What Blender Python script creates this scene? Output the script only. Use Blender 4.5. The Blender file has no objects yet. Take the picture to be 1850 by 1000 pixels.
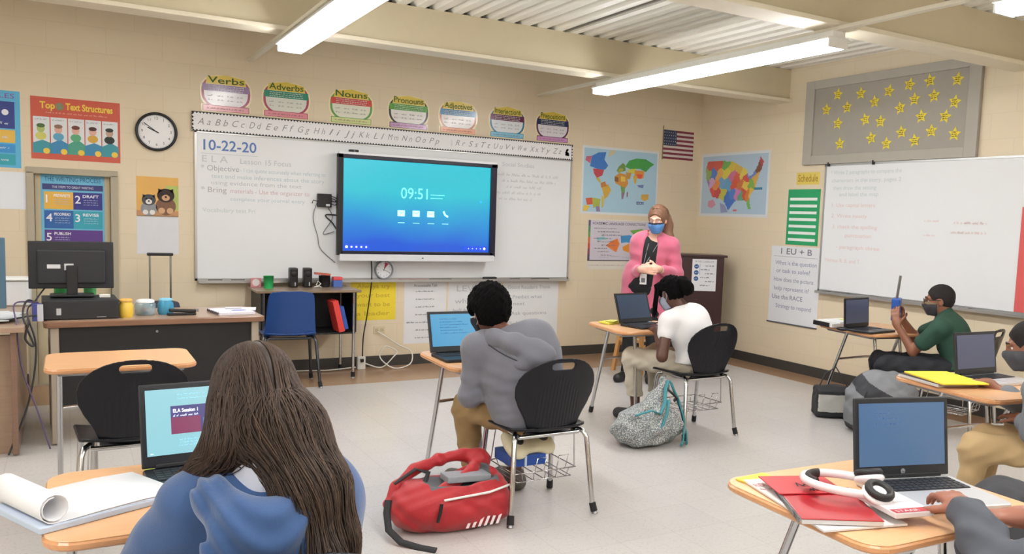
import bpy, bmesh, math, random
import numpy as np
from mathutils import Matrix, Vector
PI = math.pi
random.seed(7)
SC = bpy.context.scene
COL = SC.collection

# ---------------------------------------------------------------- camera, world, exposure
def cam_axes(yaw, pitch, roll):
    f = Vector((math.sin(yaw)*math.cos(pitch), math.cos(yaw)*math.cos(pitch), -math.sin(pitch)))
    r = Vector((math.cos(yaw), -math.sin(yaw), 0.0)); u = r.cross(f)
    c, s = math.cos(roll), math.sin(roll)
    return c*r+s*u, -s*r+c*u, f
CR, CU, CF = cam_axes(0.540797, 0.0942067, 0.0373053)
cam = bpy.data.cameras.new('camera'); camo = bpy.data.objects.new('camera', cam); COL.objects.link(camo)
camo.matrix_world = Matrix(((CR.x, CU.x, -CF.x, 0), (CR.y, CU.y, -CF.y, 0), (CR.z, CU.z, -CF.z, 1.45), (0, 0, 0, 1)))
cam.sensor_fit = 'HORIZONTAL'; cam.sensor_width = 36; cam.lens = 1526.13*36/1850
cam.shift_x = -(1033.38-925)/1850; cam.shift_y = (540.2-500)/1850
cam.clip_start = 0.02
SC.camera = camo
w = bpy.data.worlds.new('world'); SC.world = w; w.use_nodes = True
w.node_tree.nodes['Background'].inputs[0].default_value = (0.95, 0.97, 1, 1)
w.node_tree.nodes['Background'].inputs[1].default_value = 0.6
SC.view_settings.view_transform = 'Standard'; SC.view_settings.look = 'None'
SC.view_settings.exposure = 0.0; SC.view_settings.gamma = 1.0
SC.view_settings.use_curve_mapping = False
LAMP = 31.0           # emission of the fluorescent tubes
WX, DY = 6.27, 7.709  # right wall x, front wall y
LX, BY, CZ = -3.2, -3.4, 3.02

# ---------------------------------------------------------------- materials
def lin(h):
    h = h.lstrip('#'); o = []
    for i in (0, 2, 4):
        c = int(h[i:i+2], 16)/255
        o.append(c/12.92 if c <= .04045 else ((c+.055)/1.055)**2.4)
    return (o[0], o[1], o[2], 1)
MATS = {}
def M(col, rough=.6, metal=0, var=.05, scale=12, bump=0, bscale=60, spec=.5, emit=0, coat=0, stretch=None, name=None, alpha=1, trans=0, sheen=0):
    key = (col, rough, metal, var, scale, bump, bscale, spec, emit, coat, stretch, alpha, trans, sheen)
    if key in MATS: return MATS[key]
    m = bpy.data.materials.new(name or ('m_'+col.lstrip('#'))); m.use_nodes = True
    nt = m.node_tree; N = nt.nodes; L = nt.links; b = N['Principled BSDF']
    c = lin(col)
    tc = N.new('ShaderNodeTexCoord'); mp = N.new('ShaderNodeMapping')
    if stretch: mp.inputs['Scale'].default_value = stretch
    L.new(tc.outputs['Object'], mp.inputs[0])
    nz = N.new('ShaderNodeTexNoise'); nz.inputs['Scale'].default_value = scale; nz.inputs['Detail'].default_value = 4
    L.new(mp.outputs[0], nz.inputs['Vector'])
    mx = N.new('ShaderNodeMix'); mx.data_type = 'RGBA'
    mx.inputs['A'].default_value = tuple(v*(1-var) for v in c[:3])+(1,)
    mx.inputs['B'].default_value = tuple(min(1, v*(1+var)) for v in c[:3])+(1,)
    L.new(nz.outputs[0], mx.inputs['Factor']); L.new(mx.outputs['Result'], b.inputs['Base Color'])
    b.inputs['Roughness'].default_value = rough; b.inputs['Metallic'].default_value = metal
    b.inputs['Specular IOR Level'].default_value = spec
    if coat: b.inputs['Coat Weight'].default_value = coat; b.inputs['Coat Roughness'].default_value = .12
    if sheen: b.inputs['Sheen Weight'].default_value = sheen
    if alpha < 1: b.inputs['Alpha'].default_value = alpha
    if trans: b.inputs['Transmission Weight'].default_value = trans
    if emit:
        L.new(mx.outputs['Result'], b.inputs['Emission Color']); b.inputs['Emission Strength'].default_value = emit
    if bump:
        n2 = N.new('ShaderNodeTexNoise'); n2.inputs['Scale'].default_value = bscale; n2.inputs['Detail'].default_value = 3
        L.new(mp.outputs[0], n2.inputs['Vector'])
        bp = N.new('ShaderNodeBump'); bp.inputs['Strength'].default_value = bump; bp.inputs['Distance'].default_value = .004
        L.new(n2.outputs[0], bp.inputs['Height']); L.new(bp.outputs[0], b.inputs['Normal'])
    MATS[key] = m
    return m
def paper(c): return M(c, .75, var=.02)
def glossy(c): return M(c, .3, var=.02, coat=.35)
def ink(c): return M(c, .6, var=.02)
CHROME = M('#c4c4c6', .18, 1, var=.04)
STEEL = M('#9a9a9c', .35, 1, var=.05)
BLACKP = M('#0b0c0f', .42, var=.12, bump=.12, bscale=400)
CHAIRM = M('#0a0c14', .36, var=.1, bump=.12, bscale=300, spec=.35)
RUBBER = M('#17171a', .7, var=.1)
DARKP = M('#101115', .4, var=.1)
WOODTOP = None

# ---------------------------------------------------------------- scene tree helpers
def tag(o, label=None, cat=None, group=None, kind=None):
    if label: o['label'] = label
    if cat: o['category'] = cat
    if group: o['group'] = group
    if kind: o['kind'] = kind
    return o
def thing(name, label, cat, loc=(0, 0, 0), rz=0, group=None):
    o = bpy.data.objects.new(name, None); COL.objects.link(o); o.empty_display_size = .1
    o.location = loc; o.rotation_euler = (0, 0, rz)
    return tag(o, label, cat, group)
def copy_tree(o, loc, rz, label, group=None):
    def rec(s, par):
        c = s.copy(); COL.objects.link(c); c.parent = par
        for ch in s.children: rec(ch, c)
        return c
    r = rec(o, None); r.location = loc; r.rotation_euler = (0, 0, rz); r['label'] = label
    if group: r['group'] = group
    return r

FONTC = {}
def text_mesh(s, shear=0, off=0):
    k = (s, shear, off)
    if k not in FONTC:
        cu = bpy.data.curves.new('t', 'FONT'); cu.body = s; cu.size = 1; cu.shear = shear; cu.offset = off; cu.resolution_u = 3
        ob = bpy.data.objects.new('t', cu); COL.objects.link(ob)
        me = bpy.data.meshes.new_from_object(ob.evaluated_get(bpy.context.evaluated_depsgraph_get()))
        vs = [(v.co.x, v.co.y) for v in me.vertices]; fs = [list(p.vertices) for p in me.polygons]
        bpy.data.objects.remove(ob); bpy.data.meshes.remove(me); bpy.data.curves.remove(cu)
        if vs:
            x0 = min(v[0] for v in vs); x1 = max(v[0] for v in vs); y0 = min(v[1] for v in vs); y1 = max(v[1] for v in vs)
        else: x0 = x1 = y0 = y1 = 0
        FONTC[k] = (vs, fs, x0, x1, y0, y1)
    return FONTC[k]

def frame_from(p, q):
    d = (Vector(q)-Vector(p)); L = d.length; d.normalize()
    a = Vector((0, 0, 1)) if abs(d.z) < .9 else Vector((1, 0, 0))
    x = d.cross(a).normalized(); y = d.cross(x)
    return d, x, y, L

class MB:
    """collects shapes; build() links them as ONE mesh object"""
    def __init__(s): s.v = []; s.f = []; s.m = []; s.sm = []; s.mats = []; s.T = Matrix.Identity(4)
    def mi(s, m):
        if m not in s.mats: s.mats.append(m)
        return s.mats.index(m)
    def add(s, vs, fs, m, smooth=False):
        b = len(s.v); i = s.mi(m)
        s.v += [tuple(s.T @ Vector(p)) for p in vs]
        for f in fs: s.f.append([b+k for k in f]); s.m.append(i); s.sm.append(smooth)
    def box(s, c, d, m, r=0, rot=None):
        hx, hy, hz = d[0]/2, d[1]/2, d[2]/2
        Rm = rot if rot is not None else Matrix.Identity(3)
        c = Vector(c)
        if r <= 0:
            vs = [c+Rm @ Vector((x*hx, y*hy, z*hz)) for z in (-1, 1) for y in (-1, 1) for x in (-1, 1)]
            s.add(vs, [(0, 2, 3, 1), (4, 5, 7, 6), (0, 1, 5, 4), (2, 6, 7, 3), (0, 4, 6, 2), (1, 3, 7, 5)], m); return
        bm = bmesh.new(); bmesh.ops.create_cube(bm, size=1)
        for v in bm.verts: v.co = Vector((v.co.x*d[0], v.co.y*d[1], v.co.z*d[2]))
        bmesh.ops.bevel(bm, geom=bm.edges[:], offset=min(r, min(d)*.49), segments=2, affect='EDGES', profile=.6)
        bm.verts.index_update()
        s.add([c+Rm @ v.co for v in bm.verts], [[v.index for v in f.verts] for f in bm.faces], m, False); bm.free()
    def cyl(s, p, q, r0, m, r1=None, seg=12, caps=True, smooth=True):
        if r1 is None: r1 = r0
        d, x, y, L = frame_from(p, q); p = Vector(p); q = Vector(q); vs = []; fs = []
        for c, r in ((p, r0), (q, r1)):
            for k in range(seg):
                a = 2*PI*k/seg; vs.append(c+x*(r*math.cos(a))+y*(r*math.sin(a)))
        for k in range(seg): fs.append((k, (k+1) % seg, seg+(k+1) % seg, seg+k))
        s.add(vs, fs, m, smooth)
        if caps: s.add(vs, [list(range(seg))[::-1], list(range(seg, 2*seg))], m)
    def tube(s, pts, r, m, seg=8, closed=False, caps=True, flat=None):
        pts = [Vector(p) for p in pts]; n = len(pts); vs = []; fs = []
        rs = r if isinstance(r, (list, tuple)) else [r]*n
        ref = None
        for i, p in enumerate(pts):
            a = pts[(i-1) % n] if (closed or i > 0) else p; b = pts[(i+1) % n] if (closed or i < n-1) else p
            t = (b-a)
            if t.length < 1e-9: t = Vector((0, 0, 1))
            t.normalize()
            if ref is None: ref = Vector((0, 0, 1)) if abs(t.z) < .9 else Vector((1, 0, 0))
            x = ref - t*ref.dot(t)
            if x.length < 1e-6: x = t.orthogonal()
            x.normalize(); y = t.cross(x); ref = x
            for k in range(seg):
                an = 2*PI*k/seg; fx = flat if flat else 1
                vs.append(p+x*(rs[i]*fx*math.cos(an))+y*(rs[i]*math.sin(an)))
        for i in range(n if closed else n-1):
            j = (i+1) % n
            for k in range(seg): fs.append((i*seg+k, i*seg+(k+1) % seg, j*seg+(k+1) % seg, j*seg+k))
        s.add(vs, fs, m, True)
        if caps and not closed: s.add(vs, [list(range(seg))[::-1], list(range((n-1)*seg, n*seg))], m)
    def lathe(s, c, prof, m, seg=20, smooth=True):
        c = Vector(c); vs = []; fs = []
        for r, z in prof:
            for k in range(seg):
                a = 2*PI*k/seg; vs.append(c+Vector((r*math.cos(a), r*math.sin(a), z)))
        for i in range(len(prof)-1):
            for k in range(seg): fs.append((i*seg+k, i*seg+(k+1) % seg, (i+1)*seg+(k+1) % seg, (i+1)*seg+k))
        s.add(vs, fs, m, smooth)
        s.add(vs, [list(range(seg))[::-1], list(range((len(prof)-1)*seg, len(prof)*seg))], m)
    def prism(s, out, z0, z1, m, F=None, r=0):
        """outline in local XY extruded z0..z1, optional small chamfer r"""
        F = F or Matrix.Identity(4); n = len(out)
        cx = sum(p[0] for p in out)/n; cy = sum(p[1] for p in out)/n
        def ring(z, k):
            o = []
            for i, (x, y) in enumerate(out):
                a = Vector(out[i-1]); b = Vector(out[(i+1) % n]); t = (b-a).normalized(); nn = Vector((t.y, -t.x))
                o.append(F @ Vector((x-nn.x*k, y-nn.y*k, z)))
            return o
        levels = [(z0, 0), (z1, 0)] if r <= 0 else [(z0, r), (z0+r, 0), (z1-r, 0), (z1, r)]
        vs = []
        for z, k in levels: vs += ring(z, k)
        fs = []
        for l in range(len(levels)-1):
            for i in range(n): fs.append((l*n+i, l*n+(i+1) % n, (l+1)*n+(i+1) % n, (l+1)*n+i))
        s.add(vs, fs, m, False)
        s.add(vs, [list(range(n))[::-1], list(range((len(levels)-1)*n, len(levels)*n))], m)
    def ball(s, c, r, m, seg=14, R=None):
        if not isinstance(r, (list, tuple)): r = (r, r, r)
        c = Vector(c); vs = []; fs = []; n = seg; h = seg//2; R = R or Matrix.Identity(3)
        for i in range(h+1):
            th = PI*i/h
            for k in range(n):
                a = 2*PI*k/n; vs.append(c+R @ Vector((r[0]*math.sin(th)*math.cos(a), r[1]*math.sin(th)*math.sin(a), r[2]*math.cos(th))))
        for i in range(h):
            for k in range(n): fs.append((i*n+k, (i+1)*n+k, (i+1)*n+(k+1) % n, i*n+(k+1) % n))
        s.add(vs, fs, m, True)
    def build(s, name, parent=None, label=None, cat=None, group=None, kind=None):
        me = bpy.data.meshes.new(name); me.from_pydata(s.v, [], s.f)
        for m in s.mats: me.materials.append(m)
        me.polygons.foreach_set('material_index', s.m); me.polygons.foreach_set('use_smooth', s.sm); me.update()
        o = bpy.data.objects.new(name, me); COL.objects.link(o)
        if parent: o.parent = parent
        return tag(o, label, cat, group, kind)

class Sheet(MB):
    """flat drawing in local X (right) / Z (up), facing -Y; layer n lies n*0.5 mm in front"""
    def __init__(s, t=.001): super().__init__(); s.t = t; s.L = .0005
    def P(s, x, z, l): return (x, -s.t-l*s.L, z)
    def back(s, x0, x1, z0, z1, m): s.box(((x0+x1)/2, -s.t/2, (z0+z1)/2), (x1-x0, s.t, z1-z0), m)
    def poly(s, pts, m, l=1): s.add([s.P(x, z, l) for x, z in pts], [list(range(len(pts)))], m)
    def slab(s, pts, m, t=None):
        n = len(pts); t = t or s.t
        vs = [(x, 0, z) for x, z in pts]+[(x, -t, z) for x, z in pts]
        s.add(vs, [list(range(n)), list(range(n, 2*n))[::-1]]+[(i, (i+1) % n, n+(i+1) % n, n+i) for i in range(n)], m)
    def rect(s, x0, x1, z0, z1, m, l=1): s.poly([(x0, z0), (x1, z0), (x1, z1), (x0, z1)], m, l)
    def disc(s, x, z, rx, m, l=1, rz=None, n=24):
        rz = rz or rx; s.poly([(x+rx*math.cos(2*PI*k/n), z+rz*math.sin(2*PI*k/n)) for k in range(n)], m, l)
    def line(s, pts, wd, m, l=1):
        for a, b in zip(pts, pts[1:]):
            d = Vector((b[0]-a[0], b[1]-a[1]))
            if d.length < 1e-6: continue
            n = Vector((-d.y, d.x)).normalized()*wd/2; e = d.normalized()*wd*.3
            s.poly([(a[0]-n.x-e.x, a[1]-n.y-e.y), (b[0]-n.x+e.x, b[1]-n.y+e.y), (b[0]+n.x+e.x, b[1]+n.y+e.y), (a[0]+n.x-e.x, a[1]+n.y-e.y)], m, l)
    def text(s, t, x, z, h, m, l=2, w=None, align='l', shear=0, off=0, arc=0):
        vs, fs, x0, x1, y0, y1 = text_mesh(t, shear, off)
        k = h/.7; kx = k if w is None else w/max(1e-6, x1-x0)
        sh = 0 if align == 'l' else (-(x1-x0)*kx/2 if align == 'c' else -(x1-x0)*kx)
        cx = (x0+x1)/2; out = []
        for a, b in vs:
            u = (a-cx)/max(1e-6, (x1-x0)/2)
            out.append(s.P(x+sh+(a-x0)*kx, z+b*k-arc*u*u, l))
        s.add(out, fs, m)
    def scribble(s, x, z, w, h, m, l=2, wd=.004, seed=0):
        """a line of small upright handwriting strokes"""
        r = random.Random(seed); cx = x
        while cx < x+w:
            n = r.randint(2, 6)
            pts = []
            for k in range(n*2):
                pts.append((cx, z+(h*r.choice((.55, .6, 1.0)) if k % 2 else r.uniform(-.05, .1)*h))); cx += h*r.uniform(.18, .34)
                if cx > x+w: break
            s.line(pts, wd, m, l); cx += h*.5
def wall_sheet(side, x, z, name, label, cat, group=None, off=0):
    """origin (x,z) on the front wall, or (y,z) on the right wall"""
    if side == 'F': return thing(name, label, cat, (x, DY-off, z), 0, group)
    return thing(name, label, cat, (WX-off, x, z), -PI/2, group)
# ---------------------------------------------------------------- smooth solid modelling (signed distances -> one continuous mesh)
class Vol:
    def __init__(s, lo, hi, h):
        s.lo = np.array(lo, float); s.h = h
        s.n = np.maximum(4, np.ceil((np.array(hi)-s.lo)/h).astype(int)+1)
        s.ax = [s.lo[i]+h*np.arange(s.n[i]) for i in range(3)]
        s.d = np.full(s.n, 9., np.float32)
    def blk(s, lo, hi):
        sl = []
        for i in range(3):
            a = int(np.clip(math.floor((lo[i]-s.lo[i])/s.h), 0, s.n[i])); b = int(np.clip(math.ceil((hi[i]-s.lo[i])/s.h)+1, 0, s.n[i])); sl.append(slice(a, b))
        return tuple(sl), s.ax[0][sl[0]][:, None, None], s.ax[1][sl[1]][None, :, None], s.ax[2][sl[2]][None, None, :]
    def op(s, fn, lo, hi, k=.02, mode='u'):
        mg = k+4*s.h
        sl, x, y, z = s.blk(np.array(lo)-mg, np.array(hi)+mg)
        if min(sl[i].stop-sl[i].start for i in range(3)) <= 0: return
        a = s.d[sl]; b = fn(x, y, z)
        if mode == 's': a2, b2 = -a, b; hh = np.clip(.5+.5*(b2-a2)/k, 0, 1); s.d[sl] = -(b2*(1-hh)+a2*hh-k*hh*(1-hh))
        else: hh = np.clip(.5+.5*(b-a)/k, 0, 1); s.d[sl] = b*(1-hh)+a*hh-k*hh*(1-hh)
    def cap(s, p, q, r0, r1=None, k=.02, mode='u'):
        r1 = r0 if r1 is None else r1
        p = np.array(p, float); q = np.array(q, float); d = q-p; L2 = max(1e-9, float(d@d)); R = max(r0, r1)
        def f(x, y, z):
            t = np.clip(((x-p[0])*d[0]+(y-p[1])*d[1]+(z-p[2])*d[2])/L2, 0, 1)
            return np.sqrt((x-p[0]-t*d[0])**2+(y-p[1]-t*d[1])**2+(z-p[2]-t*d[2])**2)-(r0+(r1-r0)*t)
        s.op(f, np.minimum(p, q)-R, np.maximum(p, q)+R, k, mode)
    def ell(s, c, r, R=None, k=.02, mode='u'):
        c = np.array(c, float); r = np.array(r, float); R = np.eye(3) if R is None else np.array(R)
        def f(x, y, z):
            X, Y, Z = x-c[0], y-c[1], z-c[2]
            l = [R[0, i]*X+R[1, i]*Y+R[2, i]*Z for i in range(3)]
            k0 = np.sqrt(sum((l[i]/r[i])**2 for i in range(3))); k1 = np.sqrt(sum((l[i]/r[i]**2)**2 for i in range(3)))
            return k0*(k0-1)/np.maximum(k1, 1e-6)
        m = r.max(); s.op(f, c-m, c+m, k, mode)
    def box(s, c, b, rd=.01, R=None, k=.01, mode='u'):
        c = np.array(c, float); b = np.array(b, float)-rd; R = np.eye(3) if R is None else np.array(R)
        def f(x, y, z):
            X, Y, Z = x-c[0], y-c[1], z-c[2]
            l = [np.abs(R[0, i]*X+R[1, i]*Y+R[2, i]*Z)-b[i] for i in range(3)]
            return np.sqrt(sum(np.maximum(v, 0)**2 for v in l))+np.minimum(np.maximum(l[0], np.maximum(l[1], l[2])), 0)-rd
        m = float(np.linalg.norm(b))+rd; s.op(f, c-m, c+m, k, mode)
    def cut(s, p, n, k=.004):
        """keep the side opposite the normal"""
        n = np.array(n, float); n /= np.linalg.norm(n)
        x, y, z = s.ax[0][:, None, None], s.ax[1][None, :, None], s.ax[2][None, None, :]
        b = (x-p[0])*n[0]+(y-p[1])*n[1]+(z-p[2])*n[2]
        s.d = np.maximum(s.d, b.astype(np.float32))
    def disp(s, fn):
        x, y, z = s.ax[0][:, None, None], s.ax[1][None, :, None], s.ax[2][None, None, :]
        near = np.abs(s.d) < .05
        s.d = np.where(near, s.d+fn(x, y, z), s.d).astype(np.float32)
    def snap(s, P, off=.002, it=4):
        """move points onto the surface, off metres outside it"""
        P = np.array(P, float)
        for _ in range(it):
            g = np.clip(((P-s.lo)/s.h), 1, np.array(s.n)-2.01); i = g.astype(int); fr = g-i
            def smp(o):
                j = i+o; v = 0
                for a in (0, 1):
                    for b in (0, 1):
                        for e in (0, 1):
                            w_ = (fr[:, 0] if a else 1-fr[:, 0])*(fr[:, 1] if b else 1-fr[:, 1])*(fr[:, 2] if e else 1-fr[:, 2])
                            k = np.minimum(j+np.array((a, b, e)), np.array(s.n)-1); v = v+w_*s.d[k[:, 0], k[:, 1], k[:, 2]]
                return v
            d = smp(np.array((0, 0, 0))); G = np.stack([smp(np.eye(3, dtype=int)[q])-d for q in range(3)], 1)/s.h
            n_ = np.linalg.norm(G, axis=1); ok = (n_ > .2) & (np.abs(d) < .3)
            P = P-np.where(ok, (d-off)/np.maximum(n_, .2)**2, 0)[:, None]*G*.9
        return P
    def mesh(s):
        d = s.d; d = np.pad(d, 1, constant_values=9.); lo = s.lo-s.h
        i = d < 0
        c = np.zeros(np.array(d.shape)-1, np.int8)
        offs = [(a, b, e) for a in (0, 1) for b in (0, 1) for e in (0, 1)]
        X, Y, Z = d.shape
        for a, b, e in offs: c += i[a:X-1+a, b:Y-1+b, e:Z-1+e]
        act = np.argwhere((c > 0) & (c < 8)); n = len(act)
        idx = -np.ones(c.shape, np.int32); idx[tuple(act.T)] = np.arange(n)
        V = np.stack([d[act[:, 0]+a, act[:, 1]+b, act[:, 2]+e] for a, b, e in offs], 1)
        acc = np.zeros((n, 3)); cnt = np.zeros(n)
        O = np.array(offs, float)
        for p in range(8):
            for q in range(p+1, 8):
                if np.abs(O[p]-O[q]).sum() != 1: continue
                m = (V[:, p] < 0) != (V[:, q] < 0); t = np.where(m, V[:, p]/np.where(m, V[:, p]-V[:, q], 1), 0)
                acc += np.where(m[:, None], O[p]+(O[q]-O[p])*t[:, None], 0); cnt += m
        verts = (act+acc/cnt[:, None])*s.h+lo
        faces = []
        for ax in range(3):
            u, v = (ax+1) % 3, (ax+2) % 3
            sa = [slice(1, -1)]*3; sa[ax] = slice(0, -1); sb = list(sa); sb[ax] = slice(1, None)
            A = i[tuple(sa)]; B = i[tuple(sb)]; e = np.argwhere(A != B)
            if not len(e): continue
            g = e.copy(); g[:, u] += 1; g[:, v] += 1
            fl = A[tuple(e.T)]
            def cell(du, dv):
                k = g.copy(); k[:, u] -= du; k[:, v] -= dv; return idx[tuple(k.T)]
            Q = np.stack([cell(1, 1), cell(0, 1), cell(0, 0), cell(1, 0)], 1)
            Q[~fl] = Q[~fl][:, ::-1]; faces.append(Q)
        F = np.concatenate(faces); F = F[(F >= 0).all(1)]
        return verts, F
def sdf_obj(V, name, parent, mats, zone=None, origin=(0, 0, 0), label=None, smooth_iter=1):
    vs, fs = V.mesh()
    for _ in range(smooth_iter):       # light relaxation takes the grid out of the surface
        acc = np.zeros_like(vs); cn = np.zeros(len(vs))
        for a, b in ((0, 1), (1, 2), (2, 3), (3, 0)):
            np.add.at(acc, fs[:, a], vs[fs[:, b]]); np.add.at(acc, fs[:, b], vs[fs[:, a]])
            np.add.at(cn, fs[:, a], 1); np.add.at(cn, fs[:, b], 1)
        vs = vs*.5+.5*acc/np.maximum(cn, 1)[:, None]
    me = bpy.data.meshes.new(name)
    me.vertices.add(len(vs)); me.vertices.foreach_set('co', (vs-np.array(origin)).ravel())
    me.loops.add(len(fs)*4); me.loops.foreach_set('vertex_index', fs.ravel().astype(np.int32))
    me.polygons.add(len(fs)); me.polygons.foreach_set('loop_start', np.arange(0, len(fs)*4, 4, dtype=np.int32))
    if not isinstance(mats, (list, tuple)): mats = [mats]
    for m in mats: me.materials.append(m)
    if zone is not None: me.polygons.foreach_set('material_index', zone(vs[fs].mean(1)).astype(np.int32))
    me.polygons.foreach_set('use_smooth', np.ones(len(fs), bool)); me.update(calc_edges=True); me.validate()
    o = bpy.data.objects.new(name, me); COL.objects.link(o)
    if parent: o.parent = parent
    if label: o['label'] = label
    return o
# ---------------------------------------------------------------- room shell
def block_wall(col='#dacbb0'):
    m = bpy.data.materials.new('painted_block'); m.use_nodes = True; nt = m.node_tree; N = nt.nodes; L = nt.links; b = N['Principled BSDF']
    g = N.new('ShaderNodeNewGeometry'); sp = N.new('ShaderNodeSeparateXYZ'); L.new(g.outputs['Position'], sp.inputs[0])
    ad = N.new('ShaderNodeMath'); L.new(sp.outputs[0], ad.inputs[0]); L.new(sp.outputs[1], ad.inputs[1])
    cb = N.new('ShaderNodeCombineXYZ'); L.new(ad.outputs[0], cb.inputs[0]); L.new(sp.outputs[2], cb.inputs[1])
    br = N.new('ShaderNodeTexBrick'); br.inputs['Scale'].default_value = 1; br.inputs['Brick Width'].default_value = .4; br.inputs['Row Height'].default_value = .2
    br.inputs['Mortar Size'].default_value = .004; br.inputs['Mortar Smooth'].default_value = .6; br.offset = .5
    c = lin(col)
    br.inputs['Color1'].default_value = c; br.inputs['Color2'].default_value = tuple(v*.985 for v in c[:3])+(1,)
    br.inputs['Mortar'].default_value = tuple(v*.94 for v in c[:3])+(1,)
    L.new(cb.outputs[0], br.inputs['Vector']); L.new(br.outputs['Color'], b.inputs['Base Color'])
    nz = N.new('ShaderNodeTexNoise'); nz.inputs['Scale'].default_value = 90; L.new(g.outputs['Position'], nz.inputs['Vector'])
    bp = N.new('ShaderNodeBump'); bp.inputs['Strength'].default_value = .22; bp.inputs['Distance'].default_value = .003
    m2 = N.new('ShaderNodeMath'); m2.operation = 'MULTIPLY_ADD'; m2.inputs[1].default_value = .3
    L.new(nz.outputs[0], m2.inputs[0])
    iv = N.new('ShaderNodeMath'); iv.operation = 'SUBTRACT'; iv.inputs[0].default_value = 1; L.new(br.outputs['Fac'], iv.inputs[1]); L.new(iv.outputs[0], m2.inputs[2])
    L.new(m2.outputs[0], bp.inputs['Height']); L.new(bp.outputs[0], b.inputs['Normal'])
    b.inputs['Roughness'].default_value = .5
    return m
def vinyl(col, spk, name, tile=.305, rough=.22):
    m = bpy.data.materials.new(name); m.use_nodes = True; nt = m.node_tree; N = nt.nodes; L = nt.links; b = N['Principled BSDF']
    g = N.new('ShaderNodeNewGeometry'); c = lin(col)
    br = N.new('ShaderNodeTexBrick'); br.offset = 0; br.inputs['Scale'].default_value = 1; br.inputs['Brick Width'].default_value = tile; br.inputs['Row Height'].default_value = tile
    br.inputs['Mortar Size'].default_value = .0012; br.inputs['Color1'].default_value = c; br.inputs['Color2'].default_value = tuple(v*.965 for v in c[:3])+(1,)
    br.inputs['Mortar'].default_value = tuple(v*.8 for v in c[:3])+(1,); L.new(g.outputs['Position'], br.inputs['Vector'])
    nz = N.new('ShaderNodeTexNoise'); nz.inputs['Scale'].default_value = 60; nz.inputs['Detail'].default_value = 3; L.new(g.outputs['Position'], nz.inputs['Vector'])
    rp = N.new('ShaderNodeValToRGB'); rp.color_ramp.elements[0].position = .55; rp.color_ramp.elements[0].color = (0, 0, 0, 1); rp.color_ramp.elements[1].position = .68; rp.color_ramp.elements[1].color = (.3, .3, .3, 1)
    L.new(nz.outputs[0], rp.inputs[0])
    mx = N.new('ShaderNodeMix'); mx.data_type = 'RGBA'; L.new(rp.outputs[0], mx.inputs['Factor']); L.new(br.outputs['Color'], mx.inputs['A']); mx.inputs['B'].default_value = lin(spk)
    n2 = N.new('ShaderNodeTexNoise'); n2.inputs['Scale'].default_value = 170; L.new(g.outputs['Position'], n2.inputs['Vector'])
    r2 = N.new('ShaderNodeValToRGB'); r2.color_ramp.elements[0].position = .66; r2.color_ramp.elements[0].color = (0, 0, 0, 1); r2.color_ramp.elements[1].position = .72; r2.color_ramp.elements[1].color = (.6, .6, .6, 1)
    L.new(n2.outputs[0], r2.inputs[0])
    m3 = N.new('ShaderNodeMix'); m3.data_type = 'RGBA'; L.new(r2.outputs[0], m3.inputs['Factor']); L.new(mx.outputs['Result'], m3.inputs['A']); m3.inputs['B'].default_value = tuple(v*.45 for v in lin(spk)[:3])+(1,)
    L.new(m3.outputs['Result'], b.inputs['Base Color'])
    n4 = N.new('ShaderNodeTexNoise'); n4.inputs['Scale'].default_value = 3; L.new(g.outputs['Position'], n4.inputs['Vector'])
    mr = N.new('ShaderNodeMapRange'); mr.inputs['To Min'].default_value = rough; mr.inputs['To Max'].default_value = rough+.03; L.new(n4.outputs[0], mr.inputs[0]); L.new(mr.outputs[0], b.inputs['Roughness'])
    return m
WALLM = block_wall()
WALLR = WALLM
BEAMM = M('#cdc1a4', .55, var=.03)
def struct(name, mb): return mb.build(name, kind='structure')
FT = .2
m = MB(); m.box(((LX+WX)/2, (BY+6.95)/2, -.05), (WX-LX+.4, 6.95-BY, .1), vinyl('#c0bcb9', '#a39c96', 'speckled_vinyl', rough=.25)); struct('floor', m)
BRN = vinyl('#a58468', '#8f6f56', 'brown_vinyl', rough=.18)
m = MB(); m.box(((LX+WX)/2, (6.95+DY)/2, -.05), (WX-LX+.4, DY-6.95, .1), BRN); struct('floor_border', m)
m = MB(); m.box(((5.93+WX)/2, (BY+6.95)/2, .0006), (WX-5.93, 6.95-BY, .001), BRN); struct('floor_border', m)
m = MB()      # front wall with the opening of a low closet door
dx0, dx1, dz = -.22, .32, 1.66
m.box(((LX+dx0)/2-.1, DY+FT/2, 1.6), (dx0-LX+.2, FT, 3.2), WALLM)
m.box(((WX+dx1)/2+.1, DY+FT/2, 1.6), (WX-dx1+.2, FT, 3.2), WALLM)
m.box(((dx0+dx1)/2, DY+FT/2, (dz+3.2)/2), (dx1-dx0, FT, 3.2-dz), WALLM); m.box(((dx0+dx1)/2, DY+FT, dz/2), (dx1-dx0+.1, .06, dz+.1), WALLM); struct('wall_front', m)  # last box is unseen backing, added to stop light leaking round the door
m = MB(); m.box((WX+FT/2, (BY+DY)/2, 1.6), (FT, DY-BY+.4, 3.2), WALLM); struct('wall_right', m)
m = MB(); m.box((LX-FT/2, (BY+DY)/2, 1.6), (FT, DY-BY+.4, 3.2), WALLM); struct('wall_left', m)
m = MB(); m.box(((LX+WX)/2, BY-FT/2, 1.6), (WX-LX+.4, FT, 3.2), WALLM); struct('wall_back', m)
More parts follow.
